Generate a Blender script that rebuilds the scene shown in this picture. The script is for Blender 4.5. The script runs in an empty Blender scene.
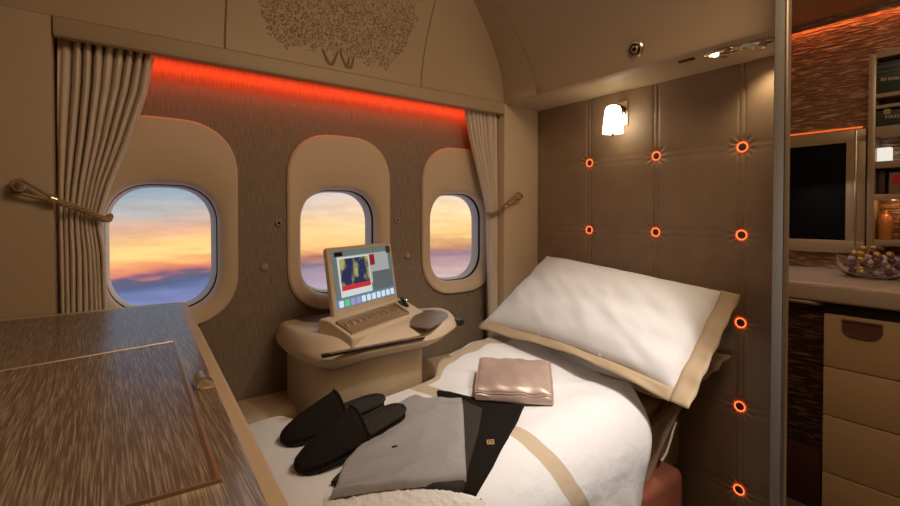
import bpy, bmesh, math, random
from mathutils import Vector, Matrix, noise
R = math.radians
S = bpy.context.scene
COL = S.collection
random.seed(7)

# ------------------------------------------------------------------ camera
ZC = 1.20                       # eye height above the cabin floor
F, CX, CY = 464.0, 450.0, 221.0   # focal length and principal point in pixels of the 900x506 frame
YAW, PITCH = R(36.6), R(-0.9)
cam_d = bpy.data.cameras.new('camera'); cam = bpy.data.objects.new('camera', cam_d); COL.objects.link(cam)
cam.location = (0, 0, ZC)
cam.rotation_euler = (R(90) + PITCH, 0, -YAW)
cam_d.sensor_width = 36; cam_d.lens = 36 * F / 900
cam_d.shift_y = -(253 - CY) / 900
cam_d.clip_start = 0.02
S.camera = cam
S.view_settings.view_transform = 'Standard'; S.view_settings.look = 'None'
S.view_settings.gamma = 1; S.view_settings.use_curve_mapping = False
S.view_settings.exposure = 0.10
try:
    S.cycles.max_bounces = 8; S.cycles.diffuse_bounces = 4; S.cycles.glossy_bounces = 4
    S.cycles.transmission_bounces = 6; S.cycles.sample_clamp_indirect = 4; S.cycles.caustics_reflective = False
except Exception: pass

def srgb(r, g, b):
    f = lambda c: (c / 255 / 12.92) if c / 255 <= .04045 else ((c / 255 + .055) / 1.055) ** 2.4
    return (f(r), f(g), f(b), 1)

# ------------------------------------------------------------------ sunset sky
W = bpy.data.worlds.new('sunset_sky'); S.world = W; W.use_nodes = True
nt = W.node_tree; N = nt.nodes; L = nt.links
for n in list(N): N.remove(n)
def nd(t, **k):
    n = N.new(t)
    for a, b in k.items(): setattr(n, a, b)
    return n
def mth(op, a, b=None):
    n = nd('ShaderNodeMath', operation=op)
    for i, v in enumerate((a, b)):
        if v is None: continue
        if isinstance(v, (int, float)): n.inputs[i].default_value = v
        else: L.new(v, n.inputs[i])
    return n.outputs[0]
tc = nd('ShaderNodeTexCoord'); sx = nd('ShaderNodeSeparateXYZ'); L.new(tc.outputs['Generated'], sx.inputs[0])
mp = nd('ShaderNodeMapping'); mp.inputs['Scale'].default_value = (5, 5, 30); L.new(tc.outputs['Generated'], mp.inputs[0])
nz = nd('ShaderNodeTexNoise'); nz.inputs['Scale'].default_value = 1.6; nz.inputs['Detail'].default_value = 5; L.new(mp.outputs[0], nz.inputs['Vector'])
nz2 = nd('ShaderNodeTexNoise'); nz2.inputs['Scale'].default_value = 3.1; nz2.inputs['Detail'].default_value = 6; L.new(mp.outputs[0], nz2.inputs['Vector'])
h = mth('ADD', mth('SUBTRACT', sx.outputs['Z'], mth('MULTIPLY', sx.outputs['X'], .08)), .121)
h = mth('ADD', h, mth('MULTIPLY', mth('SUBTRACT', nz.outputs['Fac'], .5), .05))
fac = mth('MULTIPLY', mth('ADD', h, .08), 1 / .30)          # h from -.08 to .22
rp = nd('ShaderNodeValToRGB'); L.new(fac, rp.inputs[0])
stops = [(-.08, (150, 150, 190)), (-.035, (120, 130, 178)), (-.012, (88, 100, 136)), (.0, (100, 94, 124)), (.008, (205, 120, 105)),
         (.022, (248, 165, 112)), (.042, (255, 216, 138)), (.066, (252, 200, 135)), (.088, (226, 178, 152)),
         (.118, (190, 184, 178)), (.16, (140, 166, 186)), (.22, (110, 145, 180))]
while len(rp.color_ramp.elements) < len(stops): rp.color_ramp.elements.new(.5)
for e, (p, c) in zip(rp.color_ramp.elements, stops):
    e.position = (p + .08) / .30; e.color = srgb(*c)
cr2 = nd('ShaderNodeValToRGB'); L.new(fac, cr2.inputs[0])
stops2 = [(-.08, (214, 190, 190)), (-.03, (196, 160, 158)), (-.008, (150, 125, 140)), (.005, (200, 140, 110)), (.03, (253, 205, 135)),
          (.065, (255, 222, 165)), (.11, (244, 214, 186)), (.16, (226, 214, 204)), (.22, (200, 205, 212))]
while len(cr2.color_ramp.elements) < len(stops2): cr2.color_ramp.elements.new(.5)
for e, (p, c) in zip(cr2.color_ramp.elements, stops2):
    e.position = (p + .08) / .30; e.color = srgb(*c)
mx = nd('ShaderNodeMix', data_type='RGBA'); 
mr = nd('ShaderNodeMapRange'); L.new(sx.outputs['X'], mr.inputs[0]); mr.inputs[1].default_value = .16; mr.inputs[2].default_value = .48
L.new(mr.outputs[0], mx.inputs[0]); L.new(rp.outputs[0], mx.inputs[6]); L.new(cr2.outputs[0], mx.inputs[7])
vv = mth('ADD', mth('MULTIPLY', nz2.outputs['Fac'], .5), .78)
bg = nd('ShaderNodeBackground'); L.new(mx.outputs[2], bg.inputs[0]); L.new(mth('MULTIPLY', vv, 1.0), bg.inputs[1])
wo = nd('ShaderNodeOutputWorld'); L.new(bg.outputs[0], wo.inputs[0])

# ------------------------------------------------------------------ lamps of the cabin and an added fill spot
def lamp(name, kind, loc, energy, color, target=None, **k):
    d = bpy.data.lights.new(name, kind); d.energy = energy; d.color = color
    for a, b in k.items(): setattr(d, a, b)
    o = bpy.data.objects.new(name, d); COL.objects.link(o); o.location = loc
    if target is not None:
        o.rotation_euler = (Vector(target) - Vector(loc)).to_track_quat('-Z', 'Y').to_euler()
    return o
WARM = (1.0, .73, .48)
lamp('ceiling_wash_light', 'AREA', (.78, .25, ZC + .97), 9.0, WARM, (.68, .95, ZC - .4), shape='RECTANGLE', size=.7, size_y=.5)
lamp('aisle_wash_light', 'AREA', (.8, -.45, ZC + .95), 5.0, WARM, (.7, .9, ZC), shape='RECTANGLE', size=1.2, size_y=.4)
lamp('reading_spot_light', 'SPOT', (.95, .55, ZC + .78), 31, (1, .94, .88), (.98, .98, ZC - .56), spot_size=R(66), spot_blend=1, shadow_soft_size=.05)
lamp('pillow_spot_light', 'SPOT', (1.28, .62, ZC + .50), 2.4, (1, .90, .82), (1.38, 1.12, ZC - .35), spot_size=R(60), spot_blend=1, shadow_soft_size=.03)
lamp('duvet_fill_light', 'SPOT', (.95, -.25, ZC + .90), 64, (1, .94, .92), (1.12, .70, ZC - .78), spot_size=R(42), spot_blend=1, shadow_soft_size=.06)  # added spot without a fixture, brightens the hanging side of the duvet
lamp('ledge_spot_light', 'SPOT', (1.56, .54, ZC + .46), 1.6, (1, .80, .52), (1.64, .54, ZC + .1), spot_size=R(110), spot_blend=.8, shadow_soft_size=.015)
lamp('mood_strip_light', 'AREA', (.70, 1.578, ZC + .464), .85, (1, .075, .02), (.70, 1.62, ZC + .425), shape='RECTANGLE', size=1.34, size_y=.012, spread=R(100))
lamp('galley_counter_light', 'AREA', (2.72, .80, ZC + .16), .35, (1, .80, .78), (2.70, .75, ZC - .3), shape='RECTANGLE', size=.2, size_y=.2)
lamp('galley_ceiling_light', 'AREA', (2.2, .3, ZC + .95), 2.6, WARM, (2.6, .5, ZC), shape='RECTANGLE', size=.5, size_y=.4)
lamp('galley_upper_strip_light', 'AREA', (2.945, .60, ZC + .962), .5, (1, .20, .05), (2.975, .60, ZC + .3), shape='RECTANGLE', size=.9, size_y=.02)
lamp('galley_lower_strip_light', 'AREA', (2.945, .78, ZC + .385), .4, (1, .22, .06), (2.972, .78, ZC + .8), shape='RECTANGLE', size=.6, size_y=.02)

# ------------------------------------------------------------------ pixel rays (used to measure the photograph)
_f = Vector((math.sin(YAW) * math.cos(PITCH), math.cos(YAW) * math.cos(PITCH), math.sin(PITCH)))
_r = Vector((math.cos(YAW), -math.sin(YAW), 0)); _u = _r.cross(_f)
EYE = Vector((0, 0, ZC))
def ray(u, v): return _f + _r * ((u - CX) / F) + _u * ((CY - v) / F)
def PX(u, v, X): d = ray(u, v); return EYE + d * (X / d.x)
def PY(u, v, Y): d = ray(u, v); return EYE + d * (Y / d.y)
def PZ(u, v, zr): d = ray(u, v); return EYE + d * (zr / d.z)

# ------------------------------------------------------------------ materials
def mat(name, col, rough=.5, metal=0, bump=0, bscale=200, var=0, vscale=8, stretch=None, coat=0, emit=None, estr=0, spec=None, sheen=0, alpha=None, trans=0, col2=None, vdetail=3, ramp=(.36, .66)):
    m = bpy.data.materials.new(name); m.use_nodes = True
    nt = m.node_tree; b = nt.nodes['Principled BSDF']
    b.inputs['Base Color'].default_value = col; b.inputs['Roughness'].default_value = rough; b.inputs['Metallic'].default_value = metal
    if coat: b.inputs['Coat Weight'].default_value = coat; b.inputs['Coat Roughness'].default_value = .15
    if spec is not None: b.inputs['Specular IOR Level'].default_value = spec
    if sheen: b.inputs['Sheen Weight'].default_value = sheen; b.inputs['Sheen Roughness'].default_value = .5
    if trans: b.inputs['Transmission Weight'].default_value = trans; b.inputs['IOR'].default_value = 1.45
    if emit is not None: b.inputs['Emission Color'].default_value = emit; b.inputs['Emission Strength'].default_value = estr
    if bump or var:
        t = nt.nodes.new('ShaderNodeTexCoord'); mpn = nt.nodes.new('ShaderNodeMapping')
        nt.links.new(t.outputs['Object'], mpn.inputs[0])
        if stretch: mpn.inputs['Scale'].default_value = stretch
    if var:
        n = nt.nodes.new('ShaderNodeTexNoise'); n.inputs['Scale'].default_value = vscale; n.inputs['Detail'].default_value = vdetail
        nt.links.new(mpn.outputs[0], n.inputs['Vector'])
        rmp = nt.nodes.new('ShaderNodeValToRGB'); nt.links.new(n.outputs['Fac'], rmp.inputs[0])
        c2 = col2 or tuple(min(1, c * (1 + var)) for c in col[:3]) + (1,)
        c1 = tuple(c * (1 - var) for c in col[:3]) + (1,) if col2 is None else col
        rmp.color_ramp.elements[0].position, rmp.color_ramp.elements[1].position = ramp
        rmp.color_ramp.elements[0].color = c1; rmp.color_ramp.elements[1].color = c2
        nt.links.new(rmp.outputs[0], b.inputs['Base Color'])
    if bump:
        n = nt.nodes.new('ShaderNodeTexNoise'); n.inputs['Scale'].default_value = bscale; n.inputs['Detail'].default_value = 2
        nt.links.new(mpn.outputs[0], n.inputs['Vector'])
        bn = nt.nodes.new('ShaderNodeBump'); bn.inputs['Strength'].default_value = bump; bn.inputs['Distance'].default_value = .002
        nt.links.new(n.outputs['Fac'], bn.inputs['Height']); nt.links.new(bn.outputs[0], b.inputs['Normal'])
    return m
def lin(r, g, b): return (r, g, b, 1)

M_PANEL = mat('champagne_panel', lin(.50, .375, .24), .55, bump=.03, bscale=300)
M_PANEL_L = mat('cream_panel', lin(.68, .53, .36), .5, bump=.03, bscale=300)
M_FRAME = mat('window_cream', lin(.74, .58, .40), .5)
M_RIM = mat('window_rim_white', lin(.72, .68, .62), .4)
M_WALLPAPER = mat('brown_woven_wallpaper', lin(.20, .145, .10), .7, bump=.35, bscale=1, var=.5, vscale=1, stretch=(800, 800, 22), col2=lin(.36, .275, .20))
M_WOOD = mat('streaked_veneer', lin(.20, .135, .082), .36, bump=.05, bscale=1, stretch=(760, 20, 60), var=.5, vscale=1, vdetail=2, ramp=(.44, .72), coat=.25, col2=lin(.60, .48, .36))
M_WOOD2 = mat('dark_veneer_inlay', lin(.13, .08, .05), .35, stretch=(12, 200, 60), var=.5, vscale=1, col2=lin(.26, .17, .12))
M_GOLD = mat('polished_rose_gold', lin(.72, .57, .42), .34, 1)
M_CHROME = mat('champagne_chrome', lin(.85, .76, .62), .22, 1)
M_LEATHER = mat('taupe_leather', lin(.30, .205, .13), .42, bump=.10, bscale=420, var=.07, vscale=14)
M_CURTAIN = mat('beige_curtain_fabric', lin(.80, .68, .55), .85, bump=.08, bscale=400, sheen=.2)
M_ROPE = mat('tan_cord', lin(.42, .28, .15), .6, bump=.3, bscale=150)
M_BLACKP = mat('black_plastic', lin(.012, .011, .010), .3)
M_WHITE = mat('white_cotton', lin(.86, .84, .82), .9, bump=.12, bscale=120, sheen=.15)
M_BAND = mat('beige_sateen', lin(.52, .39, .24), .55)
M_MATT = mat('peach_mattress_fabric', lin(.78, .56, .40), .85, bump=.05, bscale=300)
M_SHELL = mat('seat_shell_beige', lin(.34, .25, .16), .5)
M_RUST = mat('rust_leather_base', lin(.24, .07, .035), .6)
M_SLIP = mat('dark_brown_suede', lin(.016, .011, .008), .9, bump=.1, bscale=300, spec=.2)
M_PLUSH = mat('dark_plush_lining', lin(.036, .029, .024), 1, bump=1, bscale=160)
M_GREY = mat('grey_melange_jersey', lin(.36, .34, .33), .95, bump=.15, bscale=260, var=.10, vscale=420)
M_DGREY = mat('charcoal_jersey', lin(.045, .039, .035), .95, spec=.2, bump=.15, bscale=260)
M_BLACKC = mat('black_knit', lin(.013, .0095, .0075), .95, spec=.15, bump=.2, bscale=260)
M_POUCH = mat('rose_metallic_leather', lin(.56, .41, .34), .42, .35, bump=.12, bscale=90, var=.15, vscale=9)
M_GASK = mat('window_gasket', lin(.05, .04, .032), .6)
M_SHADE = mat('frosted_lamp_glass', lin(1, .95, .85), .5, emit=lin(1, .84, .58), estr=5.5)
M_LED = mat('orange_led_ring', lin(1, .3, .1), .5, emit=lin(1, .15, .04), estr=2.3)
M_LEDG = mat('orange_led_glow', lin(.3, .1, .05), .6, emit=lin(1, .10, .02), estr=.55)
M_BUTTON = mat('brown_leather_button', lin(.10, .058, .035), .45)
M_POSTG = mat('grey_woven_edge', lin(.17, .15, .125), .6, bump=.4, bscale=1, stretch=(300, 300, 900), var=.2, vscale=1)
M_GALLEY = mat('galley_cream_laminate', lin(.66, .46, .25), .45)
M_COUNTER = mat('stone_counter', lin(.56, .44, .34), .28)
M_GFRAME = mat('galley_bronze_frame', lin(.42, .31, .20), .35, .3)
M_SCREENBLK = mat('black_display_glass', lin(.003, .003, .004), .5, spec=.1)
M_GLASS = mat('clear_glass', lin(1, 1, 1), .03, trans=1)
M_DARKRED = mat('dark_burgundy_laminate', lin(.07, .022, .018), .4)
M_CARPET = mat('taupe_carpet', lin(.16, .11, .08), .95, bump=.5, bscale=300)

# window pane: thin clear acrylic
M_PANE = bpy.data.materials.new('clear_acrylic_pane'); M_PANE.use_nodes = True
_n = M_PANE.node_tree.nodes; _l = M_PANE.node_tree.links
_n.remove(_n['Principled BSDF']); _t = _n.new('ShaderNodeBsdfTransparent'); _g = _n.new('ShaderNodeBsdfGlossy'); _g.inputs['Roughness'].default_value = .05
_x = _n.new('ShaderNodeMixShader'); _x.inputs[0].default_value = .04
_l.new(_t.outputs[0], _x.inputs[1]); _l.new(_g.outputs[0], _x.inputs[2]); _l.new(_x.outputs[0], _n['Material Output'].inputs[0])

def flat_emit(name, col, s=1.0):
    m = bpy.data.materials.new(name); m.use_nodes = True
    b = m.node_tree.nodes['Principled BSDF']; b.inputs['Base Color'].default_value = (0.01, .01, .01, 1)
    b.inputs['Roughness'].default_value = .3
    b.inputs['Emission Color'].default_value = col; b.inputs['Emission Strength'].default_value = s
    return m

# ------------------------------------------------------------------ object helpers
def tag(o, label=None, cat=None, group=None, kind=None):
    if label: o['label'] = label
    if cat: o['category'] = cat
    if group: o['group'] = group
    if kind: o['kind'] = kind
    return o
ORIG = {}
def empty(name, loc):
    o = bpy.data.objects.new(name, None); COL.objects.link(o); o.location = loc; o.empty_display_size = .02
    ORIG[o.name] = Vector(loc); return o
def obj(name, bm, m, parent=None, smooth=True, origin=None, mats=None):
    """links a bmesh given in world coordinates as one mesh object (its origin: the parent's, else its own base)"""
    bmesh.ops.recalc_face_normals(bm, faces=bm.faces)
    if parent is not None: off = ORIG[parent.name]
    elif origin is not None: off = Vector(origin)
    else:
        cs = [v.co for v in bm.verts]
        off = Vector(((min(c.x for c in cs) + max(c.x for c in cs)) / 2, (min(c.y for c in cs) + max(c.y for c in cs)) / 2, min(c.z for c in cs)))
    for v in bm.verts: v.co -= off
    me = bpy.data.meshes.new(name); bm.to_mesh(me); bm.free()
    o = bpy.data.objects.new(name, me); COL.objects.link(o)
    for mm in (mats or [m]): me.materials.append(mm)
    if smooth:
        for p in me.polygons: p.use_smooth = True
        try: me.set_sharp_from_angle(angle=R(40))
        except Exception: pass
    if parent is not None: o.parent = parent; ORIG[o.name] = off
    else: o.location = off; ORIG[o.name] = off
    return o
def struct(name, bm, m, parent=None, **k):
    o = obj(name, bm, m, parent, **k)
    if parent is None: o['kind'] = 'structure'
    return o
def add_box(bm, lo, hi, bev=0, seg=2, mtx=None):
    r = bmesh.ops.create_cube(bm, size=1)
    vs = r['verts']
    for v in vs:
        v.co = Vector([lo[i] + (v.co[i] + .5) * (hi[i] - lo[i]) for i in range(3)])
    if bev:
        es = list({e for v in vs for e in v.link_edges})
        rr = bmesh.ops.bevel(bm, geom=es, offset=bev, segments=seg, affect='EDGES', profile=.5)
        vs = list({v for f in rr['faces'] for v in f.verts} | {v for v in vs if v.is_valid})
    if mtx is not None:
        for v in vs: v.co = mtx @ v.co
    return vs
def box(lo, hi, bev=0, seg=2, mtx=None):
    bm = bmesh.new(); add_box(bm, lo, hi, bev, seg, mtx); return bm
def add_loft(bm, loops, cap=(True, True), closed=True):
    rows = [[bm.verts.new(p) for p in lp] for lp in loops]
    n = len(rows[0])
    for a, b in zip(rows, rows[1:]):
        for i in range(n if closed else n - 1):
            j = (i + 1) % n
            bm.faces.new((a[i], a[j], b[j], b[i]))
    if closed and cap[0]: bm.faces.new(rows[0][::-1])
    if closed and cap[1]: bm.faces.new(rows[-1])
    return rows
def loft(loops, cap=(True, True), closed=True):
    bm = bmesh.new(); add_loft(bm, loops, cap, closed); return bm
def add_tube(bm, path, rad, n=10, cap=True):
    path = [Vector(p) for p in path]; loops = []
    up = Vector((0, 0, 1))
    for i, p in enumerate(path):
        t = (path[min(i + 1, len(path) - 1)] - path[max(i - 1, 0)]).normalized()
        s = t.cross(up)
        if s.length < 1e-3: s = t.cross(Vector((1, 0, 0)))
        s.normalize(); q = s.cross(t); r = rad(i / (len(path) - 1)) if callable(rad) else rad
        loops.append([p + s * (r * math.cos(2 * math.pi * k / n)) + q * (r * math.sin(2 * math.pi * k / n)) for k in range(n)])
    add_loft(bm, loops, (cap, cap))
def tube(path, rad, n=10):
    bm = bmesh.new(); add_tube(bm, path, rad, n); return bm
def add_lathe(bm, prof, axis_o, axis=(0, 0, 1), n=28):
    """prof: (radius, height along axis)"""
    ax = Vector(axis).normalized(); s = ax.cross(Vector((0, 0, 1)))
    if s.length < 1e-3: s = Vector((1, 0, 0))
    s.normalize(); q = ax.cross(s); o = Vector(axis_o)
    loops = [[o + ax * hh + s * (max(r, 1e-5) * math.cos(2 * math.pi * k / n)) + q * (max(r, 1e-5) * math.sin(2 * math.pi * k / n)) for k in range(n)] for r, hh in prof]
    add_loft(bm, loops, (True, True))
def lathe(prof, o, axis=(0, 0, 1), n=28):
    bm = bmesh.new(); add_lathe(bm, prof, o, axis, n); return bm
def add_torus(bm, c, axis, r, rr, n=32, k=8):
    ax = Vector(axis).normalized(); s = ax.cross(Vector((0, 0, 1)))
    if s.length < 1e-3: s = Vector((1, 0, 0))
    s.normalize(); q = ax.cross(s); c = Vector(c); rows = []
    for i in range(n):
        a = 2 * math.pi * i / n; d = s * math.cos(a) + q * math.sin(a)
        rows.append([bm.verts.new(c + d * (r + rr * math.cos(2 * math.pi * j / k)) + ax * (rr * math.sin(2 * math.pi * j / k))) for j in range(k)])
    for i in range(n):
        for j in range(k):
            bm.faces.new((rows[i][j], rows[(i + 1) % n][j], rows[(i + 1) % n][(j + 1) % k], rows[i][(j + 1) % k]))
def rrect(cx, cz, w, hh, r, n=10, p=2.0):
    pts = []
    for (sx_, sz_, a0) in ((1, 1, 0), (-1, 1, 90), (-1, -1, 180), (1, -1, 270)):
        for i in range(n + 1):
            a = R(a0 + 90 * i / n)
            ca, sa = math.cos(a), math.sin(a)
            ca = math.copysign(abs(ca) ** (2 / p), ca); sa = math.copysign(abs(sa) ** (2 / p), sa)
            pts.append((cx + sx_ * (w / 2 - r) + r * ca, cz + sz_ * (hh / 2 - r) + r * sa))
    return pts
def chaikin(pts, it=2):
    for _ in range(it):
        out = []
        for i in range(len(pts)):
            a, b = Vector(pts[i]), Vector(pts[(i + 1) % len(pts)])
            out += [a * .75 + b * .25, a * .25 + b * .75]
        pts = out
    return pts
def inset2(pts, d):
    n = len(pts); out = []
    ar = sum(pts[i][0] * pts[(i + 1) % n][1] - pts[(i + 1) % n][0] * pts[i][1] for i in range(n))
    sg = 1 if ar > 0 else -1
    for i in range(n):
        t = (Vector(pts[(i + 1) % n]) - Vector(pts[i - 1])).normalized()
        out.append(Vector(pts[i]) + Vector((-t.y, t.x)) * d * sg)
    return out
def grid(fn, nu, nv, us=None, vs=None):
    bm = bmesh.new()
    us = us or [i / (nu - 1) for i in range(nu)]; vs = vs or [j / (nv - 1) for j in range(nv)]
    g = [[bm.verts.new(fn(u, v)) for v in vs] for u in us]
    for i in range(len(us) - 1):
        for j in range(len(vs) - 1):
            bm.faces.new((g[i][j], g[i + 1][j], g[i + 1][j + 1], g[i][j + 1]))
    return bm
def smooth(a, b, x):
    t = max(0, min(1, (x - a) / (b - a))); return t * t * (3 - 2 * t)
def lerp(a, b, t): return a + (b - a) * t
def pl(pts, x):
    """piecewise linear through (x, y) points"""
    if x <= pts[0][0]: return pts[0][1]
    for (x0, y0), (x1, y1) in zip(pts, pts[1:]):
        if x <= x1: return lerp(y0, y1, (x - x0) / (x1 - x0))
    return pts[-1][1]
def Z(r): return ZC + r

# ================================================================== THE SETTING
XL, XR, YW, YV, XH = -.10, 1.41, 1.62, 1.50, 1.64
struct('floor', box((-1.35, -.95, -.05), (3.15, 1.8, 0)), M_CARPET)
struct('ceiling', box((-1.35, -.95, Z(1.0)), (3.15, 1.8, Z(1.05))), M_PANEL)
struct('wall_back', box((-1.35, -.97, 0), (3.15, -.92, Z(1.0))), M_PANEL)
struct('wall_forward', box((-1.37, -.92, 0), (-1.32, 1.8, Z(1.0))), M_PANEL)

WIN = [(.144, 'first'), (.702, 'second'), (1.254, 'third')]
FW, FT, FB = .40, .286, -.349                      # window surround: width, top, bottom
GW, GT, GB, YG = .270, .081, -.289, 1.70           # pane
# brown wallpaper side wall with three holes
bm = bmesh.new()
def ring(pts, y):
    vs = [bm.verts.new((x, y, z)) for x, z in pts]
    return [bm.edges.new((vs[i], vs[(i + 1) % len(vs)])) for i in range(len(vs))]
es = ring([(XL - .02, 0), (XR + .02, 0), (XR + .02, Z(.62)), (XL - .02, Z(.62))], YW)
for x, _ in WIN:
    es += ring(rrect(x, Z((FT + FB) / 2), FW - .03, FT - FB - .03, .145, 10, 2.2), YW)
bmesh.ops.triangle_fill(bm, use_beauty=True, edges=es)
struct('wall_window', bm, M_WALLPAPER, smooth=False)
for i, (x, nm) in enumerate(WIN):
    o_ = rrect(x, Z((FT + FB) / 2), FW, FT - FB, .165, 10, 2.25)
    ow, gz, gh = GW + .018, (GT + GB) / 2, GT - GB
    loops = []
    def lp(w, hh, cz, r, y): loops.append([(px, y, pz) for px, pz in rrect(x, Z(cz), w, hh, r, 10, 2.25)])
    lp(FW, FT - FB, (FT + FB) / 2, .165, YW + .004)
    lp(FW, FT - FB, (FT + FB) / 2, .165, YW - .008)
    lp(FW - .012, FT - FB - .012, (FT + FB) / 2, .160, YW - .013)
    lp(FW * .86, lerp(FT - FB, gh, .35), lerp((FT + FB) / 2, gz, .35), .145, YW - .010)
    lp(ow + .03, gh + .055, gz, .135, YW - .002)
    lp(ow + .012, gh + .030, gz, .128, YW + .008)
    lp(ow + .004, gh + .016, gz, .122, YW + .030)
    fr = struct('window_%d' % (i + 1), loft(loops, (False, False)), M_FRAME)
    fr['label'] = 'cream surround of the %s cabin window counted from the wooden cabinet' % nm
    loops = []
    lp(ow + .002, gh + .012, gz, .122, YW + .044)
    lp(ow - .002, gh + .004, gz, .120, YW + .048)
    lp(GW, gh, gz, .118, YG); lp(GW + .06, gh + .06, gz, .13, YG + .01)
    gk = loops[:1]; loops2 = loops; loops = []
    lp(ow + .004, gh + .016, gz, .122, YW + .030); lp(ow + .012, gh + .024, gz, .125, YW + .031); lp(ow + .012, gh + .024, gz, .125, YW + .044); lp(ow + .002, gh + .012, gz, .122, YW + .044)
    obj('gasket', loft(loops, (False, False)), M_GASK, fr); loops = loops2
    obj('reveal', loft(loops, (False, False)), M_RIM, fr)
    bm = bmesh.new(); vs = [bm.verts.new((px, YG - .003, pz)) for px, pz in rrect(x, Z(gz), GW + .004, gh + .004, .118, 10, 2.25)]
    bm.faces.new(vs); obj('pane', bm, M_PANE, fr)

# side wall panels either side of the curtains, valance
struct('wall_left', box((-1.32, YV, 0), (XL - .002, 1.64, Z(.4868)), .004), M_PANEL)
struct('wall_right', box((XR + .002, YV, 0), (XH + .02, 1.64, Z(.486)), .004), M_PANEL_L)
bm = box((XL, YV - .006, Z(.437)), (XR, YV + .022, Z(.485)), .005)
add_box(bm, (XL, YV + .02, Z(.475)), (XR, YW + .01, Z(.487)))
struct('trim_1', bm, M_PANEL)

# curved side wall above the valance (A) and coved bin face above the headboard (B)
Z0 = .487
def YA(z): return 1.5 - .774 * max(0, z - Z0) ** 1.7
def XB(z): return 1.41 - 2.1 * max(0, z - Z0) ** 1.85
zs = [Z0 + (1.0 - Z0) * (i / 30) for i in range(31)]
seamX = [.287, .976]
def groove(x):                                      # panel joints sink into the wall
    return sum(.007 * max(0, 1 - abs(x - s) / .0035) for s in seamX)
xs = sorted(set([-1.32 + i * .08 for i in range(37)] + [s + d for s in seamX for d in (-.0036, -.0018, 0, .0018, .0036)]))
bm = bmesh.new(); rows = [[bm.verts.new((min(x, 1.45), 1.516, Z(.470))) for x in xs]]
for z in zs:
    xm = XB(z)
    rows.append([bm.verts.new((min(x, xm), YA(z) + groove(x), Z(z))) for x in xs if True])
for a, b in zip(rows, rows[1:]):
    for i in range(len(xs) - 1):
        if (a[i].co - a[i + 1].co).length < 1e-6 and (b[i].co - b[i + 1].co).length < 1e-6: continue
        bm.faces.new((a[i], a[i + 1], b[i + 1], b[i]))
bmesh.ops.remove_doubles(bm, verts=bm.verts, dist=1e-6)
struct('wall_upper', bm, M_PANEL)
bm = bmesh.new(); rows = []
YE = .40
ys0 = sorted(set([YE + i * .06 for i in range(15)] + [1.31 + d for d in (-.0036, -.0018, 0, .0018, .0036)]))
prof = [(XH + .02, .477), (XR + .035, .477), (XR + .016, .479), (XR + .004, .485), (XR - .001, .497)]
prof += [(XB(z) - .001, z) for z in zs[2:]]
for (x, z) in prof:
    ymax = YA(z) if z > .487 else YV + .02
    ymin = .4235 + max(0, x - 1.302) * .3333
    row = []
    for y in ys0 + [9]:
        yy = max(ymin, min(y, ymax)); g = .006 * max(0, 1 - abs(yy - 1.31) / .0035) if z > .49 else 0
        row.append(bm.verts.new((x + g, yy, Z(z))))
    rows.append(row)
for a, b in zip(rows, rows[1:]):
    for i in range(len(rows[0]) - 1):
        if (a[i].co - a[i + 1].co).length < 1e-6 and (b[i].co - b[i + 1].co).length < 1e-6: continue
        bm.faces.new((a[i], a[i + 1], b[i + 1], b[i]))
bmesh.ops.remove_doubles(bm, verts=bm.verts, dist=1e-6)
struct('wall_overhead', bm, M_PANEL)

# low ledge along the window wall, beside the bed
bm = box((XL, 1.43, 0), (XR, 1.617, Z(-.600)), .03, 4)
struct('trim_2', bm, M_PANEL)

# headboard wall, end post and the galley shell behind it
struct('wall_headboard', box((XH + .03, .53, 0), (XH + .07, 1.5, Z(1.0))), M_PANEL)
ang = math.atan2(.12, .36)
mtx = Matrix.Translation((1.302, .4235, 0)) @ Matrix.Rotation(ang, 4, 'Z')
post = struct('wall_partition', box((.012, -.0135, 0), (.37, .0135, Z(.999)), 0, 2, mtx), M_PANEL)
obj('woven_edge', box((0, -.0075, 0.001), (.0118, .0138, Z(.998)), .002, 2, mtx), M_POSTG, post)
obj('metal_edge', box((-.001, -.0138, 0.001), (.0118, -.0078, Z(.998)), .0015, 2, mtx), mat('aged_bronze_edge', lin(.30, .23, .16), .35, .8), post)

# ================================================================== TUFTED HEADBOARD
btn_px = [[(590, 163), (656, 156), (742, 147)], [(589, 230), (656, 232), (743, 235)], [None, None, (741, 323)], [None, None, (740, 407)], [None, None, (737, 491)]]
cy_ = [PX(589.5, 195, XH - .01).y, PX(656, 195, XH - .01).y, PX(742, 190, XH - .01).y]
rz_ = [PX(742, v, XH - .01).z for v in (147, 235, 323, 407, 491)]
def head_h(y, z):
    dv = min(abs(y - c) for c in cy_); dh = min(abs(z - c) for c in rz_)
    hgt = .016
    hgt -= .0030 * math.exp(-((dv - .0085) / .0035) ** 2)            # stitched pair beside each upright strip
    hgt -= .0012 * math.exp(-((dv) / .02) ** 2)
    hgt -= .0011 * math.exp(-((dh - .010) / .009) ** 2)
    for c in cy_:
        for r in rz_:
            d = math.hypot(y - c, z - r)
            if d < .09:
                a = math.atan2(z - r, y - c)
                hgt -= .009 * math.exp(-(d / .026) ** 2)
                hgt += .0022 * math.sin(11 * a + c * 40 + r * 70) * math.exp(-((d - .028) / .012) ** 2)
    return hgt
def lines(lo, hi, cs, fine, half, coarse):
    out = {lo, hi}
    x = lo
    while x < hi: out.add(round(x, 5)); x += coarse
    for c in cs:
        k = -half
        while k <= half:
            if lo < c + k < hi: out.add(round(c + k, 5))
            k += fine
    return sorted(out)
HY0, HY1, HZ0, HZ1 = .535, 1.498, .12, Z(.476)
ys = lines(HY0, HY1, cy_, .0028, .048, .02); zz = lines(HZ0, HZ1, rz_, .0028, .048, .02)
hb = empty('tufted_headboard', (XH, 1.02, HZ0))
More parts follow.
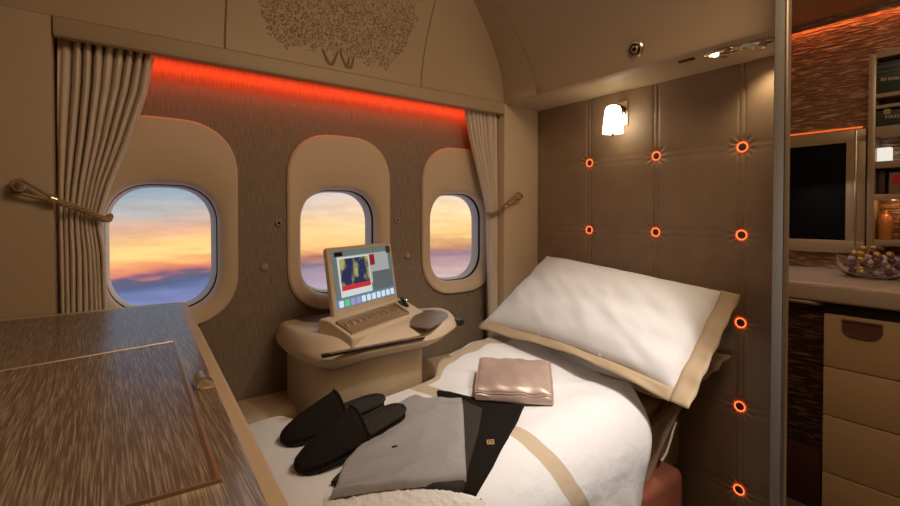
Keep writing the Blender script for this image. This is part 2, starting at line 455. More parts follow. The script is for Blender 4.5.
tag(hb, 'tall taupe leather headboard tufted in squares with glowing orange buttons', 'headboard')
bm = bmesh.new()
g = [[bm.verts.new((XH - head_h(y, z), y, z)) for z in zz] for y in ys]
for i in range(len(ys) - 1):
    for j in range(len(zz) - 1): bm.faces.new((g[i][j], g[i][j + 1], g[i + 1][j + 1], g[i + 1][j]))
bk = [(XH + .028, HY0, HZ0), (XH + .028, HY1, HZ0), (XH + .028, HY1, HZ1), (XH + .028, HY0, HZ1)]
bv = [bm.verts.new(p) for p in bk]; bm.faces.new(bv)
bm.faces.new([g[i][0] for i in range(len(ys))] + [bv[1], bv[0]])
bm.faces.new([g[i][-1] for i in range(len(ys) - 1, -1, -1)] + [bv[3], bv[2]])
bm.faces.new([g[0][j] for j in range(len(zz) - 1, -1, -1)] + [bv[0], bv[3]])
bm.faces.new([g[-1][j] for j in range(len(zz))] + [bv[2], bv[1]])
obj('padded_panel', bm, M_LEATHER, hb)
for ri, row in enumerate(btn_px):
    for ci, p in enumerate(row):
        if p is None: continue
        c = Vector((XH - .006, cy_[ci], rz_[ri]))
        b = obj('button', lathe([(.0125, -.004), (.0125, .003), (.011, .0062), (.007, .0078), (0, .0082)], c, (-1, 0, 0)), M_BUTTON, hb)
        bm = bmesh.new(); add_torus(bm, c + Vector((-.0044, 0, 0)), (-1, 0, 0), .0146, .0016)
        rng_ = random.Random(ri * 5 + ci); n = 44; i_, o_, k_ = [], [], []
        for q in range(n):
            a = 2 * math.pi * q / n; r_ = .0175 + (.0045 * rng_.random() + .002 if q % 4 == 0 else .0008 * rng_.random())
            for lst, rr_, dx in ((i_, .0140, -.0044), (o_, r_, -.0054 if r_ < .019 else -.0072)):
                lst.append((c.x + dx, c.y + rr_ * math.cos(a), c.z + rr_ * math.sin(a)))
        add_loft(bm, [i_, o_], (False, False))  # emissive star shape imitates the ring's light spilling over the leather puckers
        lr = obj('light_ring', bm, M_LED, b, mats=[M_LED, M_LEDG])
        for p_ in lr.data.polygons[32 * 8:]: p_.material_index = 1

# ================================================================== SCONCE
sc = PX(613, 120, XH - .085)
t = empty('wall_sconce', (XH - .016, sc.y, sc.z - .06))
tag(t, 'lit wall lamp with tapered white glass shade on the leather headboard', 'wall lamp')
bp = PX(624, 113, XH - .015)
obj('back_plate', box((XH - .024, bp.y - .020, bp.z - .050), (XH - .014, bp.y + .020, bp.z + .045), .004), M_CHROME, t)
obj('arm', tube([(XH - .022, bp.y, bp.z + .012), (XH - .05, (bp.y * .6 + sc.y * .4), bp.z + .018), (sc.x + .01, sc.y - .012, sc.z + .026)], .0125), mat('walnut_lamp_arm', lin(.035, .018, .01), .4), t)
obj('shade', lathe([(0, .056), (.014, .055), (.024, .050), (.029, .040), (.034, 0), (.0385, -.046), (.039, -.050), (.036, -.050), (.034, -.044), (0, -.042)], sc), M_SHADE, t)
obj('finial', lathe([(0, -.062), (.004, -.060), (.005, -.054), (.003, -.049), (.003, -.04)], sc, n=12), M_BLACKP, t)

# ================================================================== OVERHEAD FITTINGS
# round air vent on the coved face
def onB(u, v):
    d = ray(u, v); k = 1.2
    for _ in range(60):
        p = EYE + d * k; k += (XB(p.z - ZC) - p.x) / d.x * .6
    return EYE + d * k
vp = onB(636, 49); z_ = vp.z - ZC
sl = (XB(z_ + .01) - XB(z_ - .01)) / .02; nB = Vector((-1, 0, sl)).normalized()
t = empty('air_vent', vp); tag(t, 'round chrome air nozzle set in the coved panel above the headboard', 'air vent')
obj('ring', lathe([(.018, -.004), (.027, .0), (.0275, .004), (.024, .008), (.019, .007), (.0175, .002)], vp, nB), M_CHROME, t)
obj('nozzle', lathe([(.0172, -.003), (.0165, .004), (.012, .009), (.0085, .010), (.007, .004), (0, .003)], vp, nB), M_BLACKP, t)
bm = bmesh.new(); add_torus(bm, vp + nB * .010, nB, .0095, .0022)
obj('nozzle_rim', bm, M_CHROME, t)
ZL = .477
def reading_lamp(u, v, label, lit):
    p = PZ(u, v, ZL - .002)
    t = empty('reading_light', p); tag(t, label, 'reading light', 'reading lights under the overhead ledge')
    def ov(a, b, z): return [(p.x + b * math.cos(q), p.y + a * math.sin(q), Z(z)) for q in [2 * math.pi * i / 32 for i in range(32)]]
    obj('bezel', loft([ov(.050, .026, ZL + .002), ov(.050, .026, ZL - .004), ov(.044, .022, ZL - .009), ov(.038, .018, ZL - .006), ov(.036, .017, ZL + .002)], (False, False)), M_CHROME, t)
    bm = bmesh.new()
    add_lathe(bm, [(.0165, 0), (.0175, .006), (.0150, .014), (.010, .017), (0, .016)], p + Vector((0, -.010, 0)), (0, 0, -1), 20)
    obj('swivel_head', bm, M_CHROME, t)
    bm = bmesh.new(); add_lathe(bm, [(.0085, 0), (.0085, .0022), (0, .0028)], p + Vector((-.003, .016, -.004)), (-.5, 0, -1), 16)
    obj('bulb', bm, flat_emit('reading_bulb', (1, .85, .55, 1), 14 if lit else .1), t)
reading_lamp(721, 51.8, 'chrome swivelling reading light with its bulb glowing, under the overhead ledge', True)
reading_lamp(756.5, 43.5, 'unlit chrome reading light under the ledge, closest to the partition edge', False)
a = PZ(679, 62, ZL - .001); b_ = PZ(696, 58.5, ZL - .001)
t = obj('indicator_lens', box((a.x - .006, b_.y, Z(ZL - .006)), (a.x + .006, a.y, Z(ZL + .003)), .002), mat('amber_lens', lin(.18, .06, .03), .3))
tag(t, 'small reddish indicator strip let into the underside of the overhead ledge', 'indicator')

# ================================================================== CURTAINS AND TIEBACKS
def curtain(name, label, xo, sgn, width_pts, n_f, zb, zt, phase, ymid, amp):
    """xo: fixed outer edge, sgn: direction the curtain spreads, width_pts: (z, width)"""
    def fn(u, v):
        z = lerp(zb, zt, v); w = pl(width_pts, z)
        k = w / max(p[1] for p in width_pts)
        x = xo + sgn * w * (u + .012 * math.sin(9 * u + 7 * v))
        ph = u * n_f * 2 * math.pi + phase + 1.1 * math.sin(3 * v + 5 * u) + 1.3 * noise.noise(Vector((u * 4, v * 1.6, phase * 3)))
        f = math.sin(ph); f = math.copysign(abs(f) ** .7, f)
        y = ymid + amp * f * (.72 + .5 * noise.noise(Vector((u * 7, v * 1.2, 7 + phase)))) + .006 * noise.noise(Vector((u * 9, v * 4, phase)))
        y -= .010 * math.exp(-((v - 1.0) / .012) ** 2) * 0
        return Vector((x, y, Z(z)))
    bm = grid(fn, n_f * 14, 46)
    o = obj(name, bm, M_CURTAIN)
    s = o.modifiers.new('thickness', 'SOLIDIFY'); s.thickness = .0025
    tag(o, label, 'curtain', 'pleated window curtains'); return o
curtain('curtain', 'pleated beige curtain tied back beside the first window, behind the wooden cabinet', XL + .004, 1,
        [(-.62, .104), (-.10, .094), (-.03, .084), (.0, .086), (.08, .108), (.2, .150), (.34, .192), (.47, .215)], 9, -.62, .464, .4, 1.553, .021)
curtain('curtain', 'narrow pleated cream curtain tied back beside the third window, behind the pillow', XR - .004, -1,
        [(-.62, .040), (-.3, .040), (-.06, .046), (.0, .044), (.06, .06), (.2, .105), (.34, .15), (.47, .178)], 8, -.62, .464, 1.1, 1.548, .017)

def tieback(hook_px, rope_px, label, hy, big):
    h0 = PY(*hook_px[0], hy)
    t = empty('curtain_tieback', h0); tag(t, label, 'tieback', 'corded curtain tiebacks')
    s = 1.0 if big else 1.0
    hk = bmesh.new()
    add_lathe(hk, [(.011 * s, .03), (.011 * s, .004), (.008 * s, 0), (.006 * s, -.008), (.009 * s, -.016), (.0125 * s, -.020), (.0125 * s, -.026), (.009 * s, -.030), (0, -.031)], h0 + Vector((0, -.004, 0)), (0, 1, 0), 20)
    obj('hook', hk, M_CHROME, t)
    pts = [PY(u, v, y) for u, v, y in rope_px]
    # two strands twisted around each other
    P = []
    m = 70
    for i in range(m):
        f = i / (m - 1) * (len(pts) - 1); k = min(int(f), len(pts) - 2); P.append(pts[k].lerp(pts[k + 1], f - k))
    for _ in range(6): P = [P[0]] + [(P[i - 1] + P[i] * 2 + P[i + 1]) / 4 for i in range(1, m - 1)] + [P[-1]]
    bm = bmesh.new()
    for ph in (0, math.pi):
        q = []
        for i, p in enumerate(P):
            tt = (P[min(i + 1, m - 1)] - P[max(i - 1, 0)]).normalized(); a1 = tt.cross(Vector((0, 0, 1))).normalized(); a2 = a1.cross(tt)
            an = ph + i * .75
            q.append(p + a1 * math.cos(an) * .0042 * s + a2 * math.sin(an) * .0042 * s)
        add_tube(bm, q, .0046 * s, 7)
    obj('cord', bm, M_ROPE, t)
    # loop of cord over the hook
    bm = bmesh.new(); e = P[0]; c = h0 + Vector((0, -.014, 0)); d = (e - c); L_ = d.length; d.normalize(); q = d.cross(Vector((0, 1, 0)))
    lpz = []
    for i in range(25):
        a = math.pi / 2 + math.pi * i / 24
        lpz.append(c + d * math.cos(a) * .0165 * s + q * math.sin(a) * .0165 * s)
    lpz = [e + q * .003] + [e * .5 + lpz[0] * .5 + q * .002] + lpz + [e * .5 + lpz[-1] * .5 - q * .002] + [e - q * .003]
    add_tube(bm, lpz, .0042 * s, 8); obj('loop', bm, M_ROPE, t)
    bm = bmesh.new(); tt = (P[4] - P[0]).normalized(); add_lathe(bm, [(.007 * s, -.009), (.0105 * s, -.006), (.0105 * s, .006), (.007 * s, .009)], P[1], tt, 16)
    obj('ferrule', bm, M_CHROME, t)
tieback([(21, 187)], [(52, 199, 1.478), (60, 202, 1.482), (75, 207, 1.508), (90, 213, 1.514), (103, 219, 1.520), (109, 219.5, 1.55), (110, 216, 1.585)],
        'twisted tan cord tieback on a chrome hook beside the first window', 1.494, True)
tieback([(516, 196.5)], [(506, 205, 1.480), (500, 210, 1.500), (493, 214, 1.512), (488.5, 214.5, 1.528), (487.5, 213, 1.57)],
        'small corded tieback on a bronze hook on the cream panel near the pillow', 1.494, False)

# ================================================================== STUDS ON THE WALLPAPER
for (u, v, hole, lab) in ((278.5, 223, True, 'round stud with a dark centre, between first and second windows, upper'),
                          (264.5, 267, False, 'plain round stud low between first and second windows, above the ledge'),
                          (397, 220.3, True, 'round stud with a dark centre, between second and third windows, upper'),
                          (407, 255.6, False, 'plain round stud above the screen, between second and third windows')):
    p = PY(u, v, YW)
    t = empty('wall_stud', p); tag(t, lab, 'stud', 'round studs on the woven wallpaper')
    obj('cap', lathe([(.0125, -.001), (.0125, .004), (.0105, .007), (.006, .0072), (.0048, .003 if hole else .0078), (0, .0028 if hole else .008)], p, (0, -1, 0), 20), mat('stud_cream' , lin(.42, .33, .26), .4), t)
    if hole: obj('socket', lathe([(.0046, .002), (.0040, .0046), (0, .0048)], p, (0, -1, 0), 14), M_BLACKP, t)

# ================================================================== TREE RELIEF ON THE UPPER WALL
t = empty('tree_relief', (.65, YA(.6) - .004, Z(.51))); tag(t, 'stippled spreading tree relief pressed into the curved wall above the windows', 'wall relief')
M_REL = mat('relief_bronze', lin(.28, .195, .12), .5)
rng = random.Random(3)
def in_crown(x, z):
    x0 = .645 + .02 * math.sin(z * 40)
    lim = pl([(.36, .70), (.39, .60), (.43, .535), (.52, .528), (.60, .545), (.70, .540), (.74, .530), (.83, .528), (.88, .59), (.925, .70)], x)
    lim += .010 * math.sin(x * 90) + .006 * math.sin(x * 210)
    return z > lim and abs(x - x0) < .285 + .012 * math.sin(z * 75) and z < .92
bm = bmesh.new(); n_ = 0
def pA(x, z, off): 
    dz = .01; ny = (YA(z + dz) - YA(z - dz)) / (2 * dz); nrm = Vector((0, -1, -(-ny) * -1)).normalized(); nrm = Vector((0, -1, ny)).normalized()
    return Vector((x, YA(z), Z(z))) + nrm * off
while n_ < 6200:
    x, z = rng.uniform(.36, .93), rng.uniform(.52, .92)
    if not in_crown(x, z): continue
    a = rng.uniform(0, math.pi); l1, l2 = rng.uniform(.0024, .0052), rng.uniform(.0012, .0021)
    q = [(l1, 0), (0, l2), (-l1, 0), (0, -l2)]
    vs = [bm.verts.new(pA(x + math.cos(a) * p0 - math.sin(a) * p1, z + math.sin(a) * p0 + math.cos(a) * p1, .0002)) for p0, p1 in q]
    tp = bm.verts.new(pA(x, z, .0016))
    for i in range(4): bm.faces.new((vs[i], vs[(i + 1) % 4], tp))
    n_ += 1
obj('crown', bm, M_REL, t, smooth=False)
bm = bmesh.new()
def stroke(pts, w):
    for (a, wa), (b, wb) in zip(zip(pts, w), list(zip(pts, w))[1:]):
        for s in (0,):
            lo = [pA(a[0] - wa, a[1], .0003), pA(a[0], a[1], .0035), pA(a[0] + wa, a[1], .0003)]
            hi = [pA(b[0] - wb, b[1], .0003), pA(b[0], b[1], .0035), pA(b[0] + wb, b[1], .0003)]
            A = [bm.verts.new(p) for p in lo]; B = [bm.verts.new(p) for p in hi]
            for i in range(2): bm.faces.new((A[i], A[i + 1], B[i + 1], B[i]))
def onA(u, v):
    d = ray(u, v); k = 1.3
    for _ in range(80):
        p = EYE + d * k; k += (YA(p.z - ZC) - p.y) / d.y * .6
    p = EYE + d * k; return (p.x, p.z - ZC)
stroke([onA(*q) for q in ((322.5, 49), (325, 55), (328, 62), (331, 65.5), (334, 61), (336.5, 55), (338, 51))], [.004, .006, .008, .008, .006, .004, .003])
stroke([onA(*q) for q in ((340, 50), (342, 57), (345, 64), (347.5, 68.5), (348.5, 62), (349, 57))], [.004, .006, .007, .007, .005, .003])
stroke([onA(*q) for q in ((350.5, 69), (352.5, 63), (354, 56))], [.006, .005, .002])
obj('trunk', bm, M_REL, t, smooth=False)

# ================================================================== WOOD-TOPPED CABINET
ZT = -.245
def T(u, v, dz=0): p = PZ(u, v, ZT); return Vector((p.x, p.y, Z(ZT + dz)))
fr_, nr_ = T(187.5, 301), T(292, 506)
def along(a, b, y): k = (y - a.y) / (b.y - a.y); p = a.lerp(b, k); return Vector((p.x, y))
yF = 1.486
cor = along(nr_, fr_, yF); near = along(nr_, fr_, .06)
outl = [Vector((-1.0, .06)), near, along(nr_, fr_, .7), Vector((cor.x - .003, yF - .03)), Vector((cor.x - .010, yF - .010)), Vector((cor.x - .03, yF)), Vector((-1.0, yF))]
def at(pts, z): return [(p.x, p.y, Z(z)) for p in pts]
t = empty('side_cabinet', (-.45, .75, 0)); tag(t, 'waist-high cabinet with streaked brown wood top and cream edges, at the foot of the bed', 'cabinet')
obj('body', loft([at(inset2(outl, .05), -.50), at(inset2(outl, .004), -.49), at(outl, -.47), at(outl, ZT - .006), at(inset2(outl, .002), ZT - .002), at(inset2(outl, .006), ZT)]), M_PANEL_L, t)
obj('plinth', box((-1.0, .10, 0), (-.42, 1.44, Z(-.495)), .01), M_PANEL, t)
v1, v2 = T(178.6, 304), T(268, 506)
vc = along(v1, v2, v1.y); vn = along(v1, v2, .075)
vl = T(0, 321.8); kx = (-.98 - v1.x) / (vl.x - v1.x); vfl = v1.lerp(vl, kx)
ven = [Vector((-.98, .075)), vn, Vector((vc.x, vc.y - .006)), Vector((vc.x - .006, vc.y)), Vector((vfl.x, vfl.y))]
obj('wood_top', loft([at(ven, ZT - .004), at(ven, ZT + .0005), at(inset2(ven, .0008), ZT + .0010)]), M_WOOD, t)
# lid let into the top, framed in metal
A_, B_, C_ = T(0, 372.5), T(176.5, 341.8), T(223, 483.5)
D_ = T(140, 507)
farL = B_ + (A_ - B_) * ((-.90 - B_.x) / (A_.x - B_.x)); nearL = C_ + (D_ - C_) * ((-.62 - C_.x) / (D_.x - C_.x))
lid_o = [Vector((farL.x, farL.y)), Vector((B_.x, B_.y)), Vector((C_.x, C_.y)), Vector((nearL.x, nearL.y))]
def off_edge(pts, ds):
    out = []; n = len(pts)
    for i in range(n):
        def edge(k):
            a, b = pts[k % n], pts[(k + 1) % n]; d = (b - a).normalized(); nn = Vector((d.y, -d.x)); return a + nn * ds[k % n], d
        (p, d), (q, e) = edge(i - 1), edge(i)
        cr = d.x * e.y - d.y * e.x; w = q - p; s = (w.x * e.y - w.y * e.x) / cr
        out.append(p + d * s)
    return out
lid_i = off_edge(lid_o, [.005, .0085, .005, .006])
lid = obj('lid', loft([at(lid_i, ZT + .0012), at(lid_i, ZT + .0022), at(inset2(lid_i, -.0006) if False else lid_i, ZT + .0024)]), M_WOOD, t)
zt1, zt2 = ZT + .0008, ZT + .0040
bm = bmesh.new()
o0, o1 = at(lid_o, zt1), at(off_edge(lid_o, [.001, .001, .001, .001]), zt2)
i1 = at(off_edge(lid_o, [.0032, .0045, .0036, .004]), zt2); i0 = at(lid_i, ZT + .0018)
add_loft(bm, [o0, o1, i1, i0], (False, False)); obj('lid_trim', bm, M_GOLD, lid, smooth=False)
lp_ = T(203.5, 386)
obj('latch_cup', loft([at([Vector((lp_.x + x, lp_.y + y)) for x, y in rrect(0, 0, .0225, .040, .006, 5)], z) for z in (ZT + .0008, ZT + .0026)] +
                      [at([Vector((lp_.x + x, lp_.y + y)) for x, y in rrect(0, 0, .0195, .036, .005, 5)], ZT + .003)]), M_GOLD, t)
obj('latch_barrel', tube([(lp_.x, lp_.y + s, Z(ZT + .007)) for s in (-.0165, -.016, -.008, .008, .016, .0165)], lambda k: .0105 if .02 < k < .98 else .008, 20), M_CHROME, t)

# ================================================================== WINDOW CONSOLE
ZK = -.358
cpl = [(.455, 1.616), (.440, 1.50), (.448, 1.36), (.485, 1.245), (.575, 1.212), (.70, 1.212), (.83, 1.212), (.925, 1.225), (.99, 1.285), (1.045, 1.40), (1.035, 1.47), (.96, 1.49), (.90, 1.53), (.89, 1.616)]
cp = chaikin(cpl, 2)
t = empty('window_console', (.72, 1.45, 0)); tag(t, 'curved beige console under the middle window with the screen on it', 'console')
def cring(d, z, fr=0.0):
    out = []
    for p, q in zip(cp, inset2(cp, 1.0)):
        nrm = Vector((q[0] - p[0], q[1] - p[1])); k = smooth(1.40, 1.23, p[1]) * smooth(.93, .84, p[0])
        c = Vector((p[0], p[1])) + nrm * (d + fr * k)
        c.y = min(c.y, 1.616)
        zz = ZK + (z - ZK) * lerp(1, .62, smooth(.84, .94, p[0])) * lerp(1.32, 1, smooth(.44, .66, p[0]))
        out.append((c.x, c.y, Z(zz)))
    return out
body = obj('console_top', loft([cring(.060, -.436), cring(.040, -.431), cring(.016, -.420), cring(.003, -.408), cring(0, -.400), cring(.002, -.390, .004), cring(.008, -.374, .018), cring(.014, -.364, .030), cring(.020, -.3593, .040), cring(.028, ZK, .050)]), M_PANEL_L, t)
col = chaikin([(.47, 1.616), (.47, 1.36), (.49, 1.285), (.58, 1.272), (.80, 1.272), (.845, 1.28), (.86, 1.36), (.86, 1.616)], 2)
obj('pedestal', loft([at(col, -1.2 + .001), at(col, -.425)]), M_PANEL, t)
# slot with metal lip across the front
a, b_ = PY(322, 356.5, 1.212), PY(424, 338, 1.212)
obj('front_slot', box((a.x, 1.206, a.z - .004), (b_.x, 1.222, a.z + .005), .002), M_BLACKP, t)
obj('slot_lip', box((a.x + .02, 1.2035, a.z + .0035), (b_.x - .002, 1.214, a.z + .0075), .001), M_GOLD, t)
def inlay(name, px, zz_, m, parent=t):
    pts = chaikin([(lambda p: Vector((p.x, p.y)))(PZ(u, v, zz_)) for u, v in px], 1)
    return obj(name, loft([at(pts, zz_ - .004), at(pts, zz_ + .0008)]), m, parent)
inlay('wood_inset', [(292, 318.5), (318, 313.5), (342, 310), (342, 316), (328, 320.5), (308, 323)], ZK, M_WOOD2)
inlay('wood_inset', [(407, 325.5), (417, 311.5), (430, 309.8), (444, 310.8), (450, 316), (442, 322), (429, 328.5), (420, 327.5)], ZK, M_WOOD2)
s_ = PZ(449, 330, -.375)
obj('socket', box((.972, 1.250, Z(-.386)), (.992, 1.292, Z(-.366)), .004, 2, None), M_BLACKP, t)
# angled dock
E = Vector((.891, .454, 0)); Nn = Vector((.454, -.891, 0)); P0 = Vector((.553, 1.344, Z(-.345)))
def dk(e, n, z): return P0 + E * e + Nn * n + Vector((0, 0, z))
prof = [(-.022, -.060), (-.022, .024), (-.016, .030), (.012, .030), (.024, .027), (.130, -.0207), (.138, -.030), (.140, -.060)]
def dprof(nm): return [(-.022, -.055), (-.022, .024), (-.016, .030), (.012, .030), (.024, .027), (nm - .008, .027 - (nm - .032) * .45), (nm - .001, .020 - (nm - .032) * .45), (nm, .010 - (nm - .032) * .45), (nm, -.055)]
dock = obj('dock', loft([[dk(e, n, z) for n, z in dprof(nm)] for e, nm in ((-.040, .106), (.365, .150))]), M_PANEL_L, t)
m_ = dock.modifiers.new('soft', 'BEVEL'); m_.width = .006; m_.segments = 3; m_.limit_method = 'ANGLE'; m_.angle_limit = R(25)
sl = Vector((0, 0, 1)); 
def tz(n): return .027 - (n - .024) * .45
fr = bmesh.new()
e0, e1, n0, n1 = -.033, .285, .040, .098
def bar(e_a, e_b, n_a, n_b, hgt, bm_, lift=0):
    q = [(e_a, n_a), (e_b, n_a), (e_b, n_b), (e_a, n_b)]
    add_loft(bm_, [[dk(e, n, tz(n) - .004) for e, n in q], [dk(e, n, tz(n) + hgt + lift) for e, n in q]])
bar(e0, e1, n0, n0 + .004, .010, fr); bar(e0, e1, n1 - .004, n1, .006, fr); bar(e0, e0 + .004, n0, n1, .009, fr); bar(e1 - .004, e1, n0, n1, .009, fr)
obj('tray_rim', fr, M_GOLD, t)
fl = bmesh.new(); bar(e0 + .004, e1 - .004, n0 + .004, n1 - .004, .001, fl); obj('tray_floor', fl, mat('tray_bronze', lin(.30, .20, .11), .35), t)
for i in range(10):
    e = e0 + .026 + i * .0305
    big = i == 7
    bm = bmesh.new(); w = .0095 if big else .0062
    bar(e - w, e + w, n0 + .012, n0 + (.034 if big else .028), .006, bm)
    o = obj('gold_piece', bm, M_GOLD, t)
    mm = o.modifiers.new('soft', 'BEVEL'); mm.width = .0025; mm.segments = 2
kc = dk(.330, .050, .024); kn = (Nn * .62 + E * .45 + Vector((0, 0, .6))).normalized()
obj('knob_dish', lathe([(.024, -.004), (.024, .003), (.020, .005), (.016, .002), (0, .001)], kc, kn), M_BLACKP, t)
obj('knob', lathe([(.009, 0), (.010, .008), (.007, .013), (0, .014)], kc, kn, 16), M_CHROME, t)

# ---- screen standing in the dock
UPL = (Vector((0, 0, 1)) * .989 - Nn * .148).normalized(); FN = UPL.cross(E); FN = -FN if FN.dot(Nn) < 0 else FN
SB = dk(0, .002, .0225)
def sc_(e, h_, d): return SB + E * e + UPL * h_ + FN * d
t = empty('tablet_screen', SB); tag(t, 'lit tablet screen in a beige frame, standing on the window console', 'screen')
TW, TH = .352, .218
def slab(lo, hi, r, d0, d1, bv=.002):
    cx, cy2 = (lo[0] + hi[0]) / 2, (lo[1] + hi[1]) / 2
    f = lambda g, d: [sc_(a, b, d) for a, b in rrect(cx, cy2, hi[0] - lo[0] - 2 * g, hi[1] - lo[1] - 2 * g, max(r - g, .0005), 5)]
    return loft([f(bv, d0), f(0, d0 + bv), f(0, d1 - bv), f(bv, d1)])
obj('frame', slab((0, 0), (TW, TH), .012, -.010, .006), M_GFRAME if False else M_PANEL_L, t)
def plate(name, lo, hi, d, m, parent, r=.002):
    return obj(name, slab(lo, hi, r, d - .0008, d, .0002), m, parent)
SX0, SX1, SY0, SY1 = .017, .340, .026, .207
scr = plate('display', (SX0, SY0), (SX1, SY1), .0068, flat_emit('display_teal', lin(.12, .16, .15), .9), t)
plate('cabin_wall', (SX0 + .022, SY0 + .060), (SX1 - .02, SY1 - .02), .0072, flat_emit('display_pale', lin(.36, .38, .36), .9), scr)
plate('dark_seat', (.215, .060), (.330, .122), .0076, flat_emit('display_slate', lin(.10, .12, .13), .9), scr)
plate('dark_corner', (.312, .180), (.338, .205), .0076, flat_emit('display_dark', lin(.02, .02, .02), .9), scr)
plate('dark_lamp', (.030, .188), (.070, .202), .0076, M_BLACKP, scr)
plate('white_card', (.042, .058), (.205, .184), .0078, flat_emit('display_white', lin(.62, .66, .66), .9), scr)
MM = bpy.data.materials.new('display_map'); MM.use_nodes = True
_n = MM.node_tree.nodes; _l = MM.node_tree.links; b = _n['Principled BSDF']
_t = _n.new('ShaderNodeTexCoord'); _z = _n.new('ShaderNodeTexNoise'); _z.inputs['Scale'].default_value = 19; _z.inputs['Detail'].default_value = 5; _l.new(_t.outputs['Object'], _z.inputs[0])
_c = _n.new('ShaderNodeValToRGB'); _l.new(_z.outputs['Fac'], _c.inputs[0])
_c.color_ramp.elements[0].position = .46; _c.color_ramp.elements[0].color = lin(.010, .018, .07); _c.color_ramp.elements[1].position = .60; _c.color_ramp.elements[1].color = lin(.36, .34, .10)
_l.new(_c.outputs[0], b.inputs['Emission Color']); b.inputs['Emission Strength'].default_value = 1; b.inputs['Base Color'].default_value = lin(.01, .01, .01)
plate('map', (.048, .094), (.199, .179), .0084, MM, scr)
plate('red_bar', (.048, .078), (.199, .094), .0084, flat_emit('display_red', lin(.55, .02, .03), .9), scr)
plate('red_cap', (.208, .145), (.236, .182), .0082, flat_emit('display_red_dark', lin(.28, .01, .015), .9), scr)
plate('menu_bar', (SX0, SY0), (SX1, .054), .0074, flat_emit('display_blue', lin(.10, .22, .38), .9), scr)
for i in range(11):
    x = .027 + i * .0283
    c = lin(.10, .55, .12) if i == 1 else (lin(.30, .28, .5) if i in (2, 3) else lin(.62, .72, .78))
    plate('icon', (x, .0290), (x + .0215, .0500), .008, flat_emit('icon_%d' % i, c, .95), scr, .004)

# ================================================================== BED
t = empty('seat_bed', (.8, 1.08, 0)); tag(t, 'seat folded flat into a bed, peach mattress showing beneath the pillow', 'bed')
obj('base', box((-.35, .86, 0), (1.52, 1.262, Z(-.86)), .03), M_RUST, t)
obj('footrest', box((1.22, .72, 0), (1.46, .86, Z(-.80)), .03, 4), M_RUST, t)
obj('seat_cushion', box((-.35, .80, Z(-.87)), (1.60, 1.262, Z(-.69)), .03), M_SHELL, t)
obj('mattress', box((-.38, .800, Z(-.70)), (1.605, 1.262, Z(-.612)), .030, 5), M_MATT, t)
# aisle-side shell of the seat: a curved plate
sp = [(1.62, -.50), (1.60, -.585), (1.555, -.615), (1.505, -.64), (1.44, -.685), (1.385, -.735), (1.335, -.79), (1.29, -.84), (1.20, -.88), (1.05, -.90), (1.05, -.70), (1.30, -.66), (1.45, -.625), (1.56, -.52)]
sp = chaikin(sp, 2)
obj('side_shell', loft([[(x, .755, Z(z)) for x, z in inset2(sp, .008)], [(x, .762, Z(z)) for x, z in sp], [(x, .785, Z(z)) for x, z in sp], [(x, .792, Z(z)) for x, z in inset2(sp, .008)]]), M_SHELL, t)
obj('shell_line', tube([(1.47, .757, Z(-.672)), (1.445, .754, Z(-.69)), (1.425, .753, Z(-.72)), (1.405, .754, Z(-.75)), (1.38, .756, Z(-.768))], .0035, 8), M_PANEL_L, t)

# duvet
DX0, DY0, DYE = -.30, 1.382, .87
def zd(x, y):
    z = -.582 + .020 * smooth(.2, 1.4, x) + .070 * smooth(.45, 1.25, x) * smooth(.95, 1.40, y)
    z += .010 * noise.noise(Vector((x * 3.1, y * 3.1, 2.0))) + .006 * noise.noise(Vector((x * 8, y * 8, 5.0)))
    w = noise.noise(Vector((x * 5 + y * 6, y * 2 - x * 1.5, 9)))
    z += .010 * (1 - abs(w) * 2) * smooth(.5, 1.0, x)
    z += .0035 * math.sin(x * 46 + 3 * math.sin(y * 9)) * smooth(.8, 1.1, x) * smooth(.95, 1.15, y)
    return z
def duv(q, x):
    q0 = DY0 - DYE
    if q <= q0:
        y = DY0 - q
        if q < .2:
            yf = pl([(.2, 1.378), (.40, 1.372), (.47, 1.258), (.87, 1.258), (.95, 1.36), (1.15, 1.405)], x); y = lerp(yf, DY0 - .2, q / .2)
        return y, zd(x, y) + .012 * noise.noise(Vector((x * 9, 3.3, q * 8))) * max(0, 1 - q / .12)
    s = q - q0; L0 = .245
    th = min(s / L0, 1) * math.pi / 2
    y = DYE - .150 * math.sin(th); z = zd(x, DYE) - .160 * (1 - math.cos(th))
    if s > L0: 
        r = s - L0; z -= r; y += (.012 * math.sin(x * 21 + r * 3) + .008 * math.sin(x * 47)) * min(1, r / .2)
    else: y += 0
    return y, z
XE = [(0, 1.50), (.36, 1.485), (.44, 1.455), (.52, 1.40), (.60, 1.345), (.68, 1.305), (.76, 1.272), (.84, 1.25), (1.2, 1.235)]
QM = 1.12
bm = bmesh.new(); uvl = bm.loops.layers.uv.new('cloth')
NQ, NX = 150, 150
G = []; UVV = {}
for i in range(NQ):
    q = QM * i / (NQ - 1); row = []
    for j in range(NX):
        p = j / (NX - 1); xe = pl(XE, q) + .006 * math.sin(q * 30)
        x = lerp(DX0, xe, p); y, z = duv(q, x)
        e_ = max(0, (x - (xe - .035)) / .035)
        dn = .032 * (1 - math.sqrt(max(0, 1 - e_ * e_)))
        if q < DY0 - DYE: z -= dn
        else: y += dn * .8; z -= dn * .5
        e2 = max(0, 1 - q / .03); z -= .03 * (1 - math.sqrt(max(0, 1 - e2 * e2)))
        v = bm.verts.new((x, y, Z(z))); row.append(v); UVV[v] = (x, q)
    G.append(row)
for i in range(NQ - 1):
    for j in range(NX - 1):
        f = bm.faces.new((G[i][j], G[i + 1][j], G[i + 1][j + 1], G[i][j + 1]))
SK = [(0, .790), (.13, .800), (.59, .862), (.70, .905), (.80, .965), (.92, 1.03), (1.2, 1.14)]
